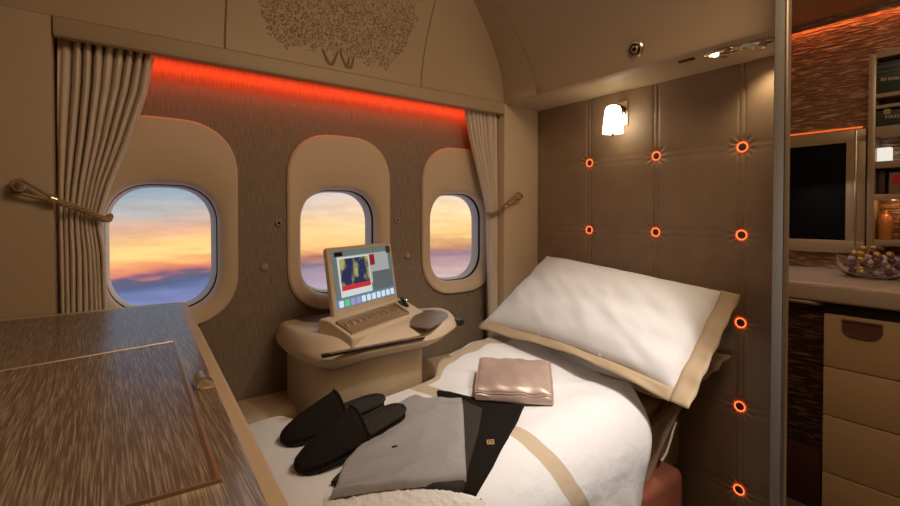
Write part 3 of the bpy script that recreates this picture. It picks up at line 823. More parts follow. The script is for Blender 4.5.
for f in bm.faces:
    for l in f.loops:
        x, q = UVV[l.vert]; l[uvl].uv = (x - pl(SK, q), q)
M_DUV = bpy.data.materials.new('white_duvet_with_beige_band'); M_DUV.use_nodes = True
_n = M_DUV.node_tree.nodes; _l = M_DUV.node_tree.links; b = _n['Principled BSDF']; b.inputs['Roughness'].default_value = .85; b.inputs['Sheen Weight'].default_value = .1
uvn = _n.new('ShaderNodeUVMap'); uvn.uv_map = 'cloth'; sp_ = _n.new('ShaderNodeSeparateXYZ'); _l.new(uvn.outputs[0], sp_.inputs[0])
def mth2(op, a, b2=None):
    n = _n.new('ShaderNodeMath'); n.operation = op
    for i, v in enumerate((a, b2)):
        if v is None: continue
        if isinstance(v, (int, float)): n.inputs[i].default_value = v
        else: _l.new(v, n.inputs[i])
    return n.outputs[0]
def near_(s, c, w): return mth2('LESS_THAN', mth2('ABSOLUTE', mth2('SUBTRACT', s, c)), w)
U_, V_ = sp_.outputs['X'], sp_.outputs['Y']
cross = mth2('MULTIPLY', near_(U_, 0, .027), mth2('GREATER_THAN', V_, .03))
side = mth2('MULTIPLY', near_(V_, .052, .026), mth2('GREATER_THAN', U_, -.027))
msk = mth2('MAXIMUM', cross, side)
mxn = _n.new('ShaderNodeMix'); mxn.data_type = 'RGBA'; _l.new(msk, mxn.inputs[0]); mxn.inputs[6].default_value = lin(.87, .86, .85); mxn.inputs[7].default_value = lin(.60, .48, .33)
_l.new(mxn.outputs[2], b.inputs['Base Color'])
_t = _n.new('ShaderNodeTexCoord'); _z = _n.new('ShaderNodeTexNoise'); _z.inputs['Scale'].default_value = 26; _z.inputs['Detail'].default_value = 4; _l.new(_t.outputs['Object'], _z.inputs[0])
_b = _n.new('ShaderNodeBump'); _b.inputs['Strength'].default_value = .35; _b.inputs['Distance'].default_value = .012; _l.new(mth2('ADD', _z.outputs['Fac'], mth2('MULTIPLY', msk, .12)), _b.inputs['Height']); _l.new(_b.outputs[0], b.inputs['Normal'])
dv = obj('duvet', bm, M_DUV); tag(dv, 'white duvet with beige bands spread over the bed and hanging over its side', 'duvet')
mo = dv.modifiers.new('thickness', 'SOLIDIFY'); mo.thickness = .010; mo.offset = -1

def onbed(u, v, off=0):
    z = -.57
    for _ in range(12):
        p = PZ(u, v, z); 
        zz_ = zd(p.x, max(p.y, DYE)) if p.y > DYE else duv(DY0 - DYE + math.asin(min(1, (DYE - p.y) / .15)) / (math.pi / 2) * .245, p.x)[1]
        z = z * .4 + .6 * (zz_ + off)
    return PZ(u, v, z)
def zbed(x, y):
    if y > DYE: return Z(zd(x, y))
    th = math.asin(max(0, min(1, (DYE - y) / .15))); return Z(zd(x, DYE) - .160 * (1 - math.cos(th)))

# ---- flat folded clothes: four-sided patches that follow the bed
def patch(name, sides, T_, base, m, nu=60, nv=60, wr=.003, seed=0, parent=None, rr=.012):
    """sides: four pixel polylines (top, right, bottom reversed ok, left); base: height of what it lies on"""
    def curve(px):
        pts = [onbed(u, v, base + T_) for u, v in px]; pts = [Vector((p.x, p.y)) for p in pts]
        ds = [0]
        for a, b in zip(pts, pts[1:]): ds.append(ds[-1] + (b - a).length)
        def at_(s):
            s *= ds[-1]
            for k in range(len(pts) - 1):
                if s <= ds[k + 1] or k == len(pts) - 2:
                    return pts[k].lerp(pts[k + 1], (s - ds[k]) / max(1e-9, ds[k + 1] - ds[k]))
        return at_
    top, right, bot, left = [curve(s) for s in sides]    # top, bot: left to right; left, right: top to bottom
    def xy(u, v):
        a = top(u) * (1 - v) + bot(u) * v + left(v) * (1 - u) + right(v) * u
        c = top(0) * (1 - u) * (1 - v) + top(1) * u * (1 - v) + bot(0) * (1 - u) * v + bot(1) * u * v
        return a - c
    us = [0] + [smooth(0, 1, i / nu) * .5 + i / nu * .5 for i in range(nu + 1)] + [1]; vs = [0] + [smooth(0, 1, i / nv) * .5 + i / nv * .5 for i in range(nv + 1)] + [1]
    bm = bmesh.new(); g = []
    for i, u in enumerate(us):
        row = []
        for j, v in enumerate(vs):
            p = xy(u, v)
            d = min((xy(0, v) - p).length, (xy(1, v) - p).length, (xy(u, 0) - p).length, (xy(u, 1) - p).length)
            k = min(1, d / rr); hh = T_ * (.45 + .55 * math.sqrt(max(0, 1 - (1 - k) ** 2)))
            n1 = noise.noise(Vector((p.x * 9 + p.y * 5, p.y * 14, seed))); n2 = noise.noise(Vector((p.x * 30, p.y * 30, seed + 4)))
            hh += wr * (1 - 2 * abs(n1)) + wr * .35 * n2
            edge = i in (0, len(us) - 1) or j in (0, len(vs) - 1)
            z = zbed(p.x, p.y) + base + (-.002 if edge else hh)
            row.append(bm.verts.new((p.x, p.y, z)))
        g.append(row)
    for i in range(len(us) - 1):
        for j in range(len(vs) - 1): bm.faces.new((g[i][j], g[i + 1][j], g[i + 1][j + 1], g[i][j + 1]))
    # underside
    o2 = [[bm.verts.new((v.co.x, v.co.y, zbed(v.co.x, v.co.y) + base - .002)) for v in r[::6]] for r in g[::6]]
    return obj(name, bm, m, parent)
# black flat knit piece
o = patch('folded_black_knit', [[(437, 389.5), (475, 397), (524, 405)], [(524, 405), (508, 436), (493, 464), (476, 493)], [(455, 487), (465, 490), (476, 493)], [(437, 389.5), (443, 430), (455, 487)]], .008, .0, M_BLACKC, wr=.001, seed=1, rr=.006)
tag(o, 'flat black knitted piece with a small gold emblem, under the rose pouch', 'clothing')
e0_ = onbed(490.5, 441.5, .010)
bm = bmesh.new()
def emb(pts, lift, bm_):
    q = [Vector((e0_.x + x, e0_.y + y)) for x, y in pts]
    add_loft(bm_, [[(p.x, p.y, zbed(p.x, p.y) + .0078) for p in q], [(p.x, p.y, zbed(p.x, p.y) + .0078 + lift) for p in q]])
ca, sa = math.cos(R(-36)), math.sin(R(-36))
def rt(pts): return [(x * ca - y * sa, x * sa + y * ca) for x, y in pts]
emb(rt([(-.009, -.0085), (.009, -.0085), (.009, .0085), (-.009, .0085)]), .0018, bm)
em = obj('emblem', bm, mat('emblem_gold_thread', lin(.62, .40, .16), .4, .4), o)
bm = bmesh.new()
for q in ([(-.006, -.006), (-.003, -.006), (-.003, .004), (-.006, .004)], [(0, -.004), (.006, -.006), (.004, -.002), (.001, 0)], [(-.001, .002), (.006, .001), (.005, .004), (-.001, .005)]): emb(rt(q), .0024, bm)
obj('emblem_figure', bm, mat('emblem_dark_thread', lin(.12, .06, .02), .7), em)
# charcoal garment below the grey one
o = patch('folded_trousers', [[(404, 404), (440, 400), (464, 400), (482, 408)], [(482, 408), (479, 428), (473, 450), (464, 486)], [(331, 480), (380, 484), (412, 484), (455, 488.5), (464, 486)], [(404, 404), (370, 440), (331, 480)]],   .010, .004, M_DGREY, wr=.0045, seed=3)
tag(o, 'charcoal folded garment showing from beneath the grey top', 'clothing')
# grey pyjama top
gt = patch('folded_pyjama_top', [[(398, 404), (406, 399), (416, 394), (424, 397), (440, 396.5), (462, 396.5)], [(462, 396.5), (463.5, 410), (465, 445), (466.5, 475)], [(332, 491), (360, 487), (400, 482), (436, 478.5), (466.5, 475)], [(398, 404), (372, 430), (344, 462), (332, 491)]],   .013, .013, M_GREY, wr=.0055, seed=6, rr=.014)
tag(gt, 'grey melange jersey pyjama top folded flat on the duvet beside the slippers', 'clothing')
# buttonhole-like seam and neck placket on the folded top
for (u0, v0, u1, v1) in ((408, 416, 416, 415.5), (392, 447, 397, 446)):
    bm = bmesh.new(); pts = []
    for i in range(7):
        p = onbed(lerp(u0, u1, i / 6), lerp(v0, v1, i / 6), .027); pts.append((p.x, p.y, p.z))
    add_tube(bm, pts, .0022, 6); obj('seam', bm, M_DGREY, gt)

# white fleece at the near edge
pf = [(300, 510), (345, 492), (400, 481), (455, 484), (480, 497), (486, 520)]
def flc(u, v):
    top_ = lambda s: pl([(0, 492), (.35, 480), (.75, 483), (1, 497)], s)
    px = lerp(322, 486, u); py = lerp(top_(u), 535, v); p = onbed(px, py, .012)
    e = min(u, 1 - u, v) * 8; hh = .009 * math.sqrt(max(0, 1 - (1 - min(1, e)) ** 2))
    hh += (.004 * noise.noise(p * 70) + .003 * noise.noise(p * 150)) * min(1, e)
    return Vector((p.x, p.y, zbed(p.x, p.y) + hh - .002))
o = obj('fleece_throw', grid(flc, 110, 60), mat('fleece_wool', lin(.84, .80, .74), 1, bump=.8, bscale=220, sheen=.3)); tag(o, 'fluffy white fleece at the near edge of the bed, below the grey top', 'throw')

# ================================================================== SLIPPERS
def slipper(toe, heel, label, roll=0):
    toe, heel = Vector(toe), Vector(heel)
    ax = (heel - toe); Ls = ax.length; ax.normalize(); sd = Vector((0, 0, 1)).cross(ax).normalized(); up = ax.cross(sd)
    def P(tt, x, z): return toe + ax * (tt * Ls) + sd * x + up * z
    def hw(tt):
        return pl([(0, .0), (.01, .014), (.03, .024), (.07, .034), (.14, .042), (.26, .0475), (.38, .0475), (.5, .043), (.62, .0385), (.75, .037), (.86, .0355), (.93, .030), (.97, .022), (.99, .012), (1, 0)], tt)
    t = empty('slipper', toe.lerp(heel, .5)); tag(t, label, 'slipper', 'pair of dark slippers')
    ts = [0.002, .01, .03, .06, .1, .16, .24, .32, .4, .48, .56, .64, .72, .8, .86, .9, .94, .97, .985, .997]
    outline = [(tt, hw(tt)) for tt in ts] + [(tt, -hw(tt)) for tt in reversed(ts)]
    def ol(k, z): return [P(.5 + (tt - .5) * (1 + k / Ls * 2), x + math.copysign(k, x), z) for tt, x in outline]
    obj('sole', loft([ol(-.004, 0), ol(.0, .003), ol(.0, .013), ol(-.004, .016)]), M_SLIP, t)
    bm = bmesh.new(); rows = []
    for tt in [ts[0]] + [ts[k] for k in range(1, len(ts))]:
        w = max(.001, hw(tt) - .004)
        rows.append([bm.verts.new(P(tt, w * s, .017 + .005 * (1 - s * s) + .0025 * noise.noise(Vector((tt * 60, s * 9, 1))))) for s in [i / 10 - 1 for i in range(21)]])
    for a, b in zip(rows, rows[1:]):
        for i in range(20): bm.faces.new((a[i], a[i + 1], b[i + 1], b[i]))
    obj('plush_insole', bm, M_PLUSH, t)
    tv = [0.0, .012, .03, .06, .1, .15, .21, .28, .35, .42, .49, .55]
    rows = []; bm = bmesh.new(); edge = []
    for tt in tv:
        hgt = .010 + .066 * (tt / .55) ** .62 if tt > 0 else .010; w = hw(tt) + .0015; row = []
        for i in range(25):
            s = i / 12 - 1; lean = .07 * (1 - abs(s)) * (tt / .55) ** 3
            row.append(bm.verts.new(P(tt - lean * .6, w * s, .010 + hgt * (1 - abs(s) ** 2.1))))
        rows.append(row)
    for a, b in zip(rows, rows[1:]):
        for i in range(24): bm.faces.new((a[i], a[i + 1], b[i + 1], b[i]))
    edge = [v.co.copy() for v in rows[-1]]
    up_ = obj('upper', bm, M_SLIP, t); mo = up_.modifiers.new('thickness', 'SOLIDIFY'); mo.thickness = .005; mo.offset = -1
    obj('opening_binding', tube(edge, .0035, 8), M_SLIP, up_)
    rim = [P(tt, hw(tt) - .001, .018) for tt in ts if tt >= .54] + [P(tt, -hw(tt) + .001, .018) for tt in reversed(ts) if tt >= .54]
    obj('heel_rim', tube(rim, .0058, 8), M_PLUSH, t)
def sp3(u, v, off): return onbed(u, v, off)
slipper(sp3(296, 473, .004), sp3(403, 412, .030), 'dark brown slipper with plush lining, its heel resting on the grey top')
slipper(sp3(281, 444, .004), sp3(383, 402, .010), 'dark brown slipper farther from the grey top, nearer the window console')

# ================================================================== ROSE POUCH
bl, br = onbed(474, 401, .010), onbed(554, 406, .004)
ex = (br - bl); ex.z = 0; wB = ex.length; ex.normalize(); ey = Vector((-ex.y, ex.x, 0))
zb_ = (zbed(bl.x, bl.y) + zbed(br.x, br.y)) / 2 + .006
t = empty('pouch', (bl + br) * .5 + ey * .08); tag(t, 'small metallic rose leather pouch with a flap, lying on the duvet', 'pouch')
DB = .165
def pb(u, v, w):          # u across, v depth, w 0 bottom .. 1 top
    zl = lerp(.018, .066, v ** .7)
    bul = .012 * math.sin(math.pi * u) ** .5 * math.sin(math.pi * min(1, v * 1.02)) ** .5 if 0 < v < 1 and 0 < u < 1 else 0
    p = bl + ex * (wB * u) + ey * (DB * v * (1 - .15 * 0))
    base = zb_ + .006 * v
    cr = .008 * noise.noise(Vector((u * 6 + v * 3, v * 2.2, 3))) * (1 if w > .5 else 0)
    return Vector((p.x, p.y, base + w * zl + (bul + cr) * w))
bm = bmesh.new(); nU, nV = 36, 24
top = [[bm.verts.new(pb(i / nU, j / nV, 1)) for j in range(nV + 1)] for i in range(nU + 1)]
bot = [[bm.verts.new(pb(i / nU, j / nV, 0)) for j in range(nV + 1)] for i in range(nU + 1)]
for i in range(nU):
    for j in range(nV):
        bm.faces.new((top[i][j], top[i + 1][j], top[i + 1][j + 1], top[i][j + 1])); bm.faces.new((bot[i][j], bot[i][j + 1], bot[i + 1][j + 1], bot[i + 1][j]))
for i in range(nU):
    for j in (0, nV): bm.faces.new((top[i][j], bot[i][j], bot[i + 1][j], top[i + 1][j]) if j == 0 else (top[i][j], top[i + 1][j], bot[i + 1][j], bot[i][j]))
for j in range(nV):
    for i in (0, nU): bm.faces.new((top[i][j], top[i][j + 1], bot[i][j + 1], bot[i][j]) if i == 0 else (top[i][j], bot[i][j], bot[i][j + 1], top[i][j + 1]))
pbdy = obj('body', bm, M_POUCH, t); mo = pbdy.modifiers.new('soft', 'BEVEL'); mo.width = .010; mo.segments = 4; mo.limit_method = 'ANGLE'; mo.angle_limit = R(50)
def fl_(u, v):
    p = pb(lerp(.012, .988, u), lerp(.03, .985, v), 1); e = min(u, 1 - u, v) * 14
    p.z += .0035 + .0028 * min(1, e) - .002 * (1 if (u in (0, 1)) else 0)
    if v < .06: p.z -= .004 * (1 - v / .06); 
    return p
bm = grid(fl_, 40, 26); flp = obj('flap', bm, M_POUCH, t); mo = flp.modifiers.new('thickness', 'SOLIDIFY'); mo.thickness = .004; mo.offset = -1
pth = [fl_(0, 1 - i / 12) for i in range(13)] + [fl_(i / 30, 0) for i in range(1, 31)] + [fl_(1, i / 12) for i in range(1, 13)] + [fl_(1 - i / 30, 1) for i in range(1, 31)]
obj('piping', tube(pth, .0028, 8), M_POUCH, flp)

# ================================================================== PILLOWS
def pillow(name, label, BL, BR, TL, TR, thick, fl_r, fl_b, fl_l, fl_t, seed, sag=.0, bow=.0):
    BL, BR, TL, TR = [Vector((a[0], a[1], Z(a[2]))) for a in (BL, BR, TL, TR)]
    nrm = ((BR - BL).cross(TL - BL)); nrm.normalize()
    if nrm.z < 0: nrm = -nrm
    def base(a, b):
        b = b + bow * 4 * a * (1 - a) * (1 - b) ** 2
        return (BL * (1 - a) + BR * a) * (1 - b) + (TL * (1 - a) + TR * a) * b
    def wob(a, b):
        return nrm * (.010 * noise.noise(Vector((a * 5, b * 5, seed))) - sag * 4 * a * (1 - a) * (1 - b))
    t = empty(name, base(.5, .3)); tag(t, label, 'pillow')
    a0, a1, b0, b1 = fl_l, 1 - fl_r, fl_b, 1 - fl_t
    def sfc(s):
        def fn(u, v):
            a, b = lerp(a0, a1, u), lerp(b0, b1, v)
            pu, pv = 2 * u - 1, 2 * v - 1
            hgt = thick * (max(0, (1 - abs(pu) ** 3.0)) * max(0, (1 - abs(pv) ** 2.6))) ** .55
            # edges between the corners draw in
            ins = .022 * (1 - pu * pu) * (abs(pv) ** 4) * -pv; ins2 = .016 * (1 - pv * pv) * (abs(pu) ** 4) * -pu
            p = base(a + (ins2 if (fl_l == 0 and pu < 0) or (fl_r == 0 and pu > 0) else 0), b + (ins if (fl_t == 0 and pv > 0) else 0))
            wr = .0065 * noise.noise(Vector((a * 13 + b * 8, b * 5, seed + 2))) * (1 - max(abs(pu), abs(pv)) ** 6) if s > 0 else 0
            cr = .0022 * math.sin(34 * a + 7 * b) * max(0, 1 - (v / .35)) * (v > .02) if s > 0 else 0
            return p + wob(a, b) + nrm * (s * hgt + wr + cr)
        return fn
    bm = grid(sfc(1), 70, 50); b2 = grid(sfc(-1), 40, 30)
    me = bpy.data.meshes.new('tmp'); b2.to_mesh(me); b2.free(); bm.from_mesh(me); bpy.data.meshes.remove(me)
    bmesh.ops.remove_doubles(bm, verts=bm.verts, dist=1e-5)
    obj('cushion', bm, M_WHITE, t)
    bm = bmesh.new(); n = 50
    def strip(fa):
        g = [[bm.verts.new(fa(i / n, k / 4)) for k in range(5)] for i in range(n + 1)]
        for i in range(n):
            for k in range(4): bm.faces.new((g[i][k], g[i + 1][k], g[i + 1][k + 1], g[i][k + 1]))
    def rip(a, b, k): return base(a, b) + wob(a, b) + nrm * (.0045 * math.sin(a * 26 + b * 31) * k + .002)
    if fl_b: strip(lambda s, k: rip(s * a1 + s * 0, b0 * (1 - k) - .010 * k * math.sin(s * 9), k))
    if fl_r: strip(lambda s, k: rip(a1 + (1 - a1) * k, lerp(0, b1, s), k))
    if fl_b and fl_r: pass
    bmesh.ops.remove_doubles(bm, verts=bm.verts, dist=1e-5)
    f = obj('border', bm, M_BAND, t); mo = f.modifiers.new('thickness', 'SOLIDIFY'); mo.thickness = .004
    return t
pillow('pillow', 'large plump white pillow with a beige border, leaning on the headboard',
       (1.205, 1.435, -.468), (1.257, .612, -.530), (1.56, 1.385, -.185), (1.580, .615, -.255), .080, .070, .085, 0, 0, 3.0, .012, .09)
pillow('pillow', 'flat second pillow with beige border, mostly hidden beneath the large white pillow',
       (1.32, 1.36, -.565), (1.38, .70, -.570), (1.57, 1.36, -.47), (1.592, .645, -.455), .025, .07, .10, 0, 0, 8.0)

# ================================================================== GALLEY BEYOND THE PARTITION
XG, XBK = 2.30, 2.98
struct('wall_galley', box((XBK, -.92, 0), (3.05, 1.75, Z(1.0))), M_PANEL)
struct('wall_aisle', box((1.72, 1.02, 0), (XBK, 1.07, Z(1.0))), M_PANEL)
# wavy gilded panel
MW = bpy.data.materials.new('gilded_wave_panel'); MW.use_nodes = True
_n = MW.node_tree.nodes; _l = MW.node_tree.links; b = _n['Principled BSDF']; b.inputs['Roughness'].default_value = .38; b.inputs['Metallic'].default_value = .35
_t = _n.new('ShaderNodeTexCoord'); _m = _n.new('ShaderNodeMapping'); _m.inputs['Scale'].default_value = (1, 9, 62); _m.inputs['Rotation'].default_value = (R(-6), 0, 0); _l.new(_t.outputs['Object'], _m.inputs[0])
_z = _n.new('ShaderNodeTexNoise'); _z.inputs['Scale'].default_value = 1.6; _z.inputs['Detail'].default_value = 2; _z.inputs['Distortion'].default_value = .6; _l.new(_m.outputs[0], _z.inputs[0])
_c = _n.new('ShaderNodeValToRGB'); _l.new(_z.outputs['Fac'], _c.inputs[0]); _c.color_ramp.elements[0].position = .50; _c.color_ramp.elements[0].color = lin(.22, .13, .08); _c.color_ramp.elements[1].position = .68; _c.color_ramp.elements[1].color = lin(.55, .38, .24)
_l.new(_c.outputs[0], b.inputs['Base Color'])
_b = _n.new('ShaderNodeBump'); _b.inputs['Strength'].default_value = .9; _b.inputs['Distance'].default_value = .012; _l.new(_z.outputs['Fac'], _b.inputs['Height']); _l.new(_b.outputs[0], b.inputs['Normal'])
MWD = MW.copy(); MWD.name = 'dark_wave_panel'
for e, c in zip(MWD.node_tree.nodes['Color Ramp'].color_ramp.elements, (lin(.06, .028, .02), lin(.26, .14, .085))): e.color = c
pz0 = PX(800, 268, XBK - .02).z; pz1 = PX(792, 18, XBK - .02).z
o = obj('wave_panel', box((XBK - .02, .10, pz0 - .05), (XBK - .003, 1.015, pz1)), MW, smooth=False); tag(o, 'brown panel with gilded wavy streaks on the galley wall behind the dark screen', 'wall panel')
for (u0, v0, lab) in ((792, 17, 'thin orange light strip along the top of the wavy galley panel'), (792, 135, 'thin orange light strip just above the dark galley screen')):
    p = PX(u0, v0, XBK - .028)
    o = obj('light_strip', box((XBK - .030, .30 if v0 < 50 else .62, p.z - .004), (XBK - .021, 1.01, p.z + .004), .001), flat_emit('strip_orange', (1, .17, .03, 1), .8)); tag(o, lab, 'light strip')
# counter and what is under it
cz = PX(821, 283, XG).z
o = obj('galley_counter', box((XG - .02, .12, cz - .075), (XBK - .022, 1.015, cz), .014, 4), M_COUNTER); tag(o, 'pale galley counter with rounded front lip beyond the partition', 'counter')
gy = PX(822, 400, XG).y
t = empty('galley_cabinet', (XG + .15, .36, 0)); tag(t, 'cream galley cabinet of stacked drawers below the counter', 'cabinet')
obj('carcass', box((XG + .022, .12, .06), (XG + .45, gy, cz - .080), .003), M_BLACKP, t)
vv_ = [313, 365.5, 414, 471, 520]
zz2 = [PX(823, v, XG + .002).z for v in vv_]
for k in range(4):
    d_ = obj('drawer', box((XG, .13, zz2[k + 1] + .0015), (XG + .024, gy - .002, zz2[k] - .0015), .004, 3), M_GALLEY, t)
    if k == 0:
        a, b_ = PX(842, 318, XG), PX(883, 335, XG); yc, w = (a.y + b_.y) / 2, a.y - b_.y
        pts = [(yc + w / 2, zz2[0] - .012), (yc - w / 2, zz2[0] - .012)] + [(yc - w / 2 * math.cos(q) ** .6, zz2[0] - .045 - .035 * math.sin(q)) for q in [math.pi / 2 * i / 8 for i in range(9)]] + [(yc + w / 2 * math.cos(q) ** .6, zz2[0] - .045 - .035 * math.sin(q)) for q in [math.pi / 2 * i / 8 for i in range(7, -1, -1)]]
        obj('latch', loft([[(XG - .001, y, z) for y, z in pts], [(XG - .008, y, z) for y, z in inset2(pts, .002)], [(XG - .008, y, z) for y, z in inset2(pts, .007)], [(XG - .003, y, z) for y, z in inset2(pts, .009)]]), mat('bronze_latch', lin(.22, .10, .07), .3, .3), d_)
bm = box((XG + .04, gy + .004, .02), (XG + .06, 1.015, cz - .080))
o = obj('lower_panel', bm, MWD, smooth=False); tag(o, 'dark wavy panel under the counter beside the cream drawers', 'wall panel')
o = obj('burgundy_box', box((XG + .005, gy + .004, .0), (XG + .039, 1.01, PX(800, 446, XG).z), .006), M_DARKRED); tag(o, 'dark burgundy kick board low beside the cream drawers', 'kick board')
p0, p1 = PX(790, 296, XG), PX(819, 299.5, XG)
o = obj('rail', tube([(XG + .0, 1.0, p0.z - .014), (XG, p1.y + .01, p1.z - .016), (XG + .012, p1.y, p1.z - .016), (XG + .039, p1.y, p1.z - .016)], .010, 12), M_GFRAME); tag(o, 'bronze rail under the galley counter lip', 'rail')
# dark screen in a bronze frame
def gp(u, v, X=XBK - .045): return PX(u, v, X)
ti, bi = gp(846, 144), gp(845, 239.5); to, bo = gp(866, 128.5), gp(866, 247)
y_in, y_out = gp(846, 190).y, gp(866, 190).y
zi1, zi0 = (gp(846, 144).z + gp(791, 147.5).z) / 2, gp(820, 239.5).z
zo1, zo0 = gp(830, 132.5).z, gp(820, 252).z
t = empty('galley_screen', (XBK - .04, .8, zo0)); tag(t, 'dark blank screen in a bronze frame above the galley counter', 'screen')
bm = bmesh.new()
add_box(bm, (XBK - .055, y_out, zi1), (XBK - .021, 1.010, zo1), .004); add_box(bm, (XBK - .055, y_out, zo0), (XBK - .021, 1.010, zi0), .004); add_box(bm, (XBK - .054, y_out, zo0), (XBK - .021, y_in, zo1), .004)
obj('frame', bm, M_GFRAME, t)
obj('display', box((XBK - .042, y_in - .002, zi0 - .002), (XBK - .03, 1.008, zi1 + .002)), M_SCREENBLK, t)
ym = gp(856, 190).y
obj('frame_bead', box((XBK - .060, ym - .004, zo0 + .006), (XBK - .052, ym + .004, zo1 - .006), .002), M_GOLD, t)
# open shelf unit to its right
XS = 2.86
def gs(u, v): return PX(u, v, XS)
ysl = gs(867, 190).y; ysr = .20
t = empty('shelf_unit', (XS + .06, (ysl + ysr) / 2, cz)); tag(t, 'tall bronze open shelf unit to one side of the dark galley screen', 'shelf')
zb0 = gs(885, 245).z
obj('side_panel', box((XS, gs(874.5, 190).y, cz + .001), (XBK - .022, ysl, gs(868, 56).z), .002), M_GFRAME, t)
for (va, vb) in ((50, 57), (93, 97), (104.5, 108), (126, 136), (161, 168), (194, 200), (240, 246)):
    z1, z0 = gs(885, va).z, gs(885, vb).z
    obj('shelf_board', box((XS - .004, ysr, z0), (XBK - .022, gs(874.5, 190).y - .0005, z1), .002), M_GFRAME, t)
def item(name, label, cat, u0, u1, v0, v1, m, dep=.05, dx=.02):
    y1, y0 = PX(u0, (v0 + v1) / 2, XS + dx).y, PX(u1, (v0 + v1) / 2, XS + dx).y
    zf = PX((u0 + u1) / 2, v1, XS + dx).z; zt_ = PX((u0 + u1) / 2, v0, XS + dx).z
    o = obj(name, box((XS + dx, y0, zf), (XS + dx + dep, y1, zt_), .003), m); tag(o, label, cat); return o
def zsh(v): return gs(885, v).z
def on_shelf(o, z):   # settle on the board
    o.location.z = z + .0005; return o
M_SIGN = mat('dark_green_card', lin(.028, .04, .032), .4)
M_INK = mat('pale_pink_ink', lin(.45, .30, .24), .6); M_INKY = mat('olive_yellow_ink', lin(.30, .24, .08), .6); M_INKG = mat('faint_green_ink', lin(.075, .085, .06), .6)
def card(label, u0, v0, v1, shelf_v, marks):
    o = item('display_card', label, 'card', max(u0, 875.2), 930, v0, v1, M_SIGN, .012, .004); on_shelf(o, zsh(shelf_v)); bpy.context.view_layer.update()
    for (a, b, c, d, mm) in marks:
        y1, y0 = PX(a, 80, XS + .003).y, PX(b, 80, XS + .003).y; z1, z0 = PX((a + b) / 2, c, XS + .003).z, PX((a + b) / 2, d, XS + .003).z
        bm = box((XS + .0028, y0, z0), (XS + .0042, y1, z1)); 
        for v in bm.verts: v.co -= Vector((0, 0, 0))
        q = obj('printed_mark', bm, mm, o)
    return o
mk1 = [(876, 908, 66, 67.2, M_INKG), (877, 915, 70.5, 71.5, M_INKG), (878, 915, 75, 75.8, M_INKG)]
for i, (a, w) in enumerate(((881, 1.6), (883.6, 1.3), (886, .7), (888.4, 1.6), (890.8, .7), (892.6, 1.4), (895.2, 1.6), (898, 1.2))): mk1.append((a, a + w, 79.6 - i * .25, 82.6 - i * .25, M_INK))
ORIG_FIX = None
card('dark green card with faint lines and pale lettering, on the topmost galley shelf', 872.5, 60, 92, 93, mk1)
mk2 = [(884, 891, 110.5, 115.5, M_INKY)]
for i, (a, w) in enumerate(((886, 1.4), (888.6, .7), (890.6, 1.4), (893, .8), (895.2, 1.5), (898, 1.2))): mk2.append((a, a + w, 116.8 - i * .15, 119.6 - i * .15, M_INK))
card('dark card with an olive blot and small lettering, on the second galley shelf', 873, 109.5, 125.5, 126, mk2)
M_LIT = flat_emit('lit_frosted_panel', (1, .93, .82, 1), .8)
on_shelf(item('night_light', 'glowing white block on the bright upper niche of the galley shelves', 'light', 877, 891, 147, 161, M_LIT, .04, .03), zsh(161))
o = on_shelf(item('snack_box', 'brown box with a round red label in the middle niche of the galley shelves', 'box', 889, 912, 172, 194, mat('kraft_brown', lin(.22, .13, .08), .6), .05, .02), zsh(194))
c = Vector((XS + .020, PX(898.5, 180, XS + .02).y, PX(898.5, 180, XS + .02).z))
bm = lathe([(.024, 0), (.024, .0012), (0, .0014)], c, (-1, 0, 0), 28); obj('round_label', bm, mat('red_label', lin(.45, .015, .02), .5), o)
on_shelf(item('snack_box', 'dark narrow box beside the red-labelled box on the galley shelves', 'box', 878, 885, 171, 194, mat('dark_brown_card', lin(.06, .035, .025), .6), .05, .03), zsh(194))
M_AMB = mat('amber_glass', lin(.60, .22, .06), .2)
yb = PX(885, 225, XS + .05).y
o = obj('bottle', lathe([(.026, 0), (.028, .004), (.028, .085), (.022, .105), (.010, .118), (.010, .135), (0, .136)], (XS + .055, yb, zsh(240) + .0005), n=24), M_AMB); tag(o, 'short amber bottle in the lowest niche of the galley shelves', 'bottle')
o = obj('bottle', lathe([(.026, 0), (.028, .004), (.028, .085), (.022, .105), (.010, .118), (.010, .135), (0, .136)], (XS + .055, yb - .075, zsh(240) + .0005), n=24), mat('brown_glass', lin(.25, .09, .03), .2)); tag(o, 'brown bottle beside the amber bottle at the picture edge, lowest galley shelf', 'bottle')
lamp('shelf_niche_light', 'POINT', (XS + .03, yb - .03, zsh(203)), .12, (1, .5, .2), shadow_soft_size=.01)

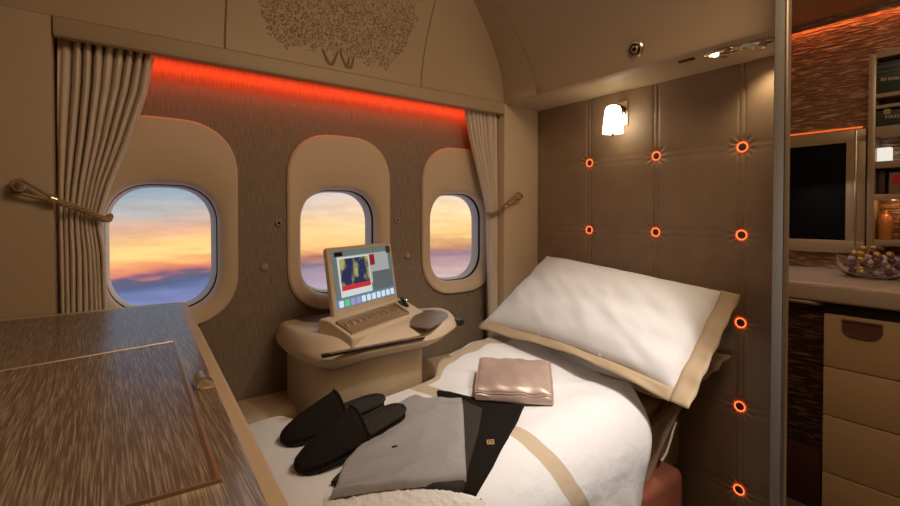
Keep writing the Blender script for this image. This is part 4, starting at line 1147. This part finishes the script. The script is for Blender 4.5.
# sweets bowl on the counter
bc = Vector((2.66, PX(873, 262, 2.66).y, cz + .0005)); rB = .125
t = empty('sweets_bowl', bc); tag(t, 'clear glass bowl of wrapped sweets on the galley counter', 'bowl')
o = obj('bowl_glass', lathe([(.055, 0), (.085, .004), (.110, .025), (.124, .060), (.130, .098), (.127, .098), (.120, .060), (.106, .028), (.080, .009), (0, .007)], bc, n=40), M_GLASS, t)
cols = [('gold', lin(.62, .40, .12), 'gold foil'), ('plum', lin(.12, .03, .06), 'dark plum'), ('lilac', lin(.42, .36, .48), 'lilac'), ('brown', lin(.14, .05, .03), 'brown')]
CM = [mat(n_ + '_sweet_wrapper', c, .28, .5 if n_ == 'gold' else .1) for n_, c, _ in cols]
rng = random.Random(11); sites = []
for zl, rr_, cnt in ((.026, .070, 9), (.026, .02, 2), (.054, .088, 10), (.056, .035, 5), (.080, .075, 9), (.084, .025, 3), (.104, .060, 7), (.108, .0, 1), (.126, .03, 3)):
    for i in range(cnt):
        q = 2 * math.pi * i / cnt + rng.uniform(-.1, .1); sites.append((bc.x + rr_ * math.cos(q), bc.y + rr_ * math.sin(q), bc.z + zl))
for i, (x, y, z) in enumerate(sites):
    k = rng.choice([0, 1, 1, 2, 3]); a = rng.uniform(0, 2 * math.pi); d = Vector((math.cos(a), math.sin(a), rng.uniform(-.3, .3))).normalized()
    t = empty('wrapped_sweet', (x, y, z)); tag(t, '%s wrapped sweet heaped in the clear glass bowl' % cols[k][2], 'sweet', '%s sweets in the glass bowl' % cols[k][2])
    obj('sweet', lathe([(0, -.015), (.008, -.0125), (.0125, -.006), (.0125, .006), (.008, .0125), (0, .015)], (x, y, z), d, 12), CM[k], t)
# packets behind the bowl
def packet(label, u, v0, v1, w, X, m):
    p = PX(u, v1, X); hgt = .085
    def fn(a, b):
        s = 2 * a - 1; k = .016 * (1 - s * s) * math.sin(math.pi * b)
        return Vector((X + .03 * b - k, p.y - s * w / 2, cz + .001 + hgt * b + .004 * math.sin(a * 9) * b))
    bm = grid(fn, 24, 16); b2 = grid(lambda a, b: Vector((X + .03 * b + .016 * (1 - (2 * a - 1) ** 2) * math.sin(math.pi * b), fn(a, b).y, fn(a, b).z)), 24, 16)
    me = bpy.data.meshes.new('tmp'); b2.to_mesh(me); b2.free(); bm.from_mesh(me); bpy.data.meshes.remove(me)
    bmesh.ops.remove_doubles(bm, verts=bm.verts, dist=1e-5)
    o = obj('snack_packet', bm, m); tag(o, label, 'packet')
packet('cream and orange snack packet behind the sweets bowl', 872, 240, 262, .11, 2.815, mat('cream_orange_foil', lin(.66, .50, .28), .35, var=.3, vscale=25, col2=lin(.62, .22, .05)))
packet('white snack packet behind the sweets bowl, near the picture edge', 897, 240, 262, .10, 2.80, mat('white_foil', lin(.62, .58, .55), .35))
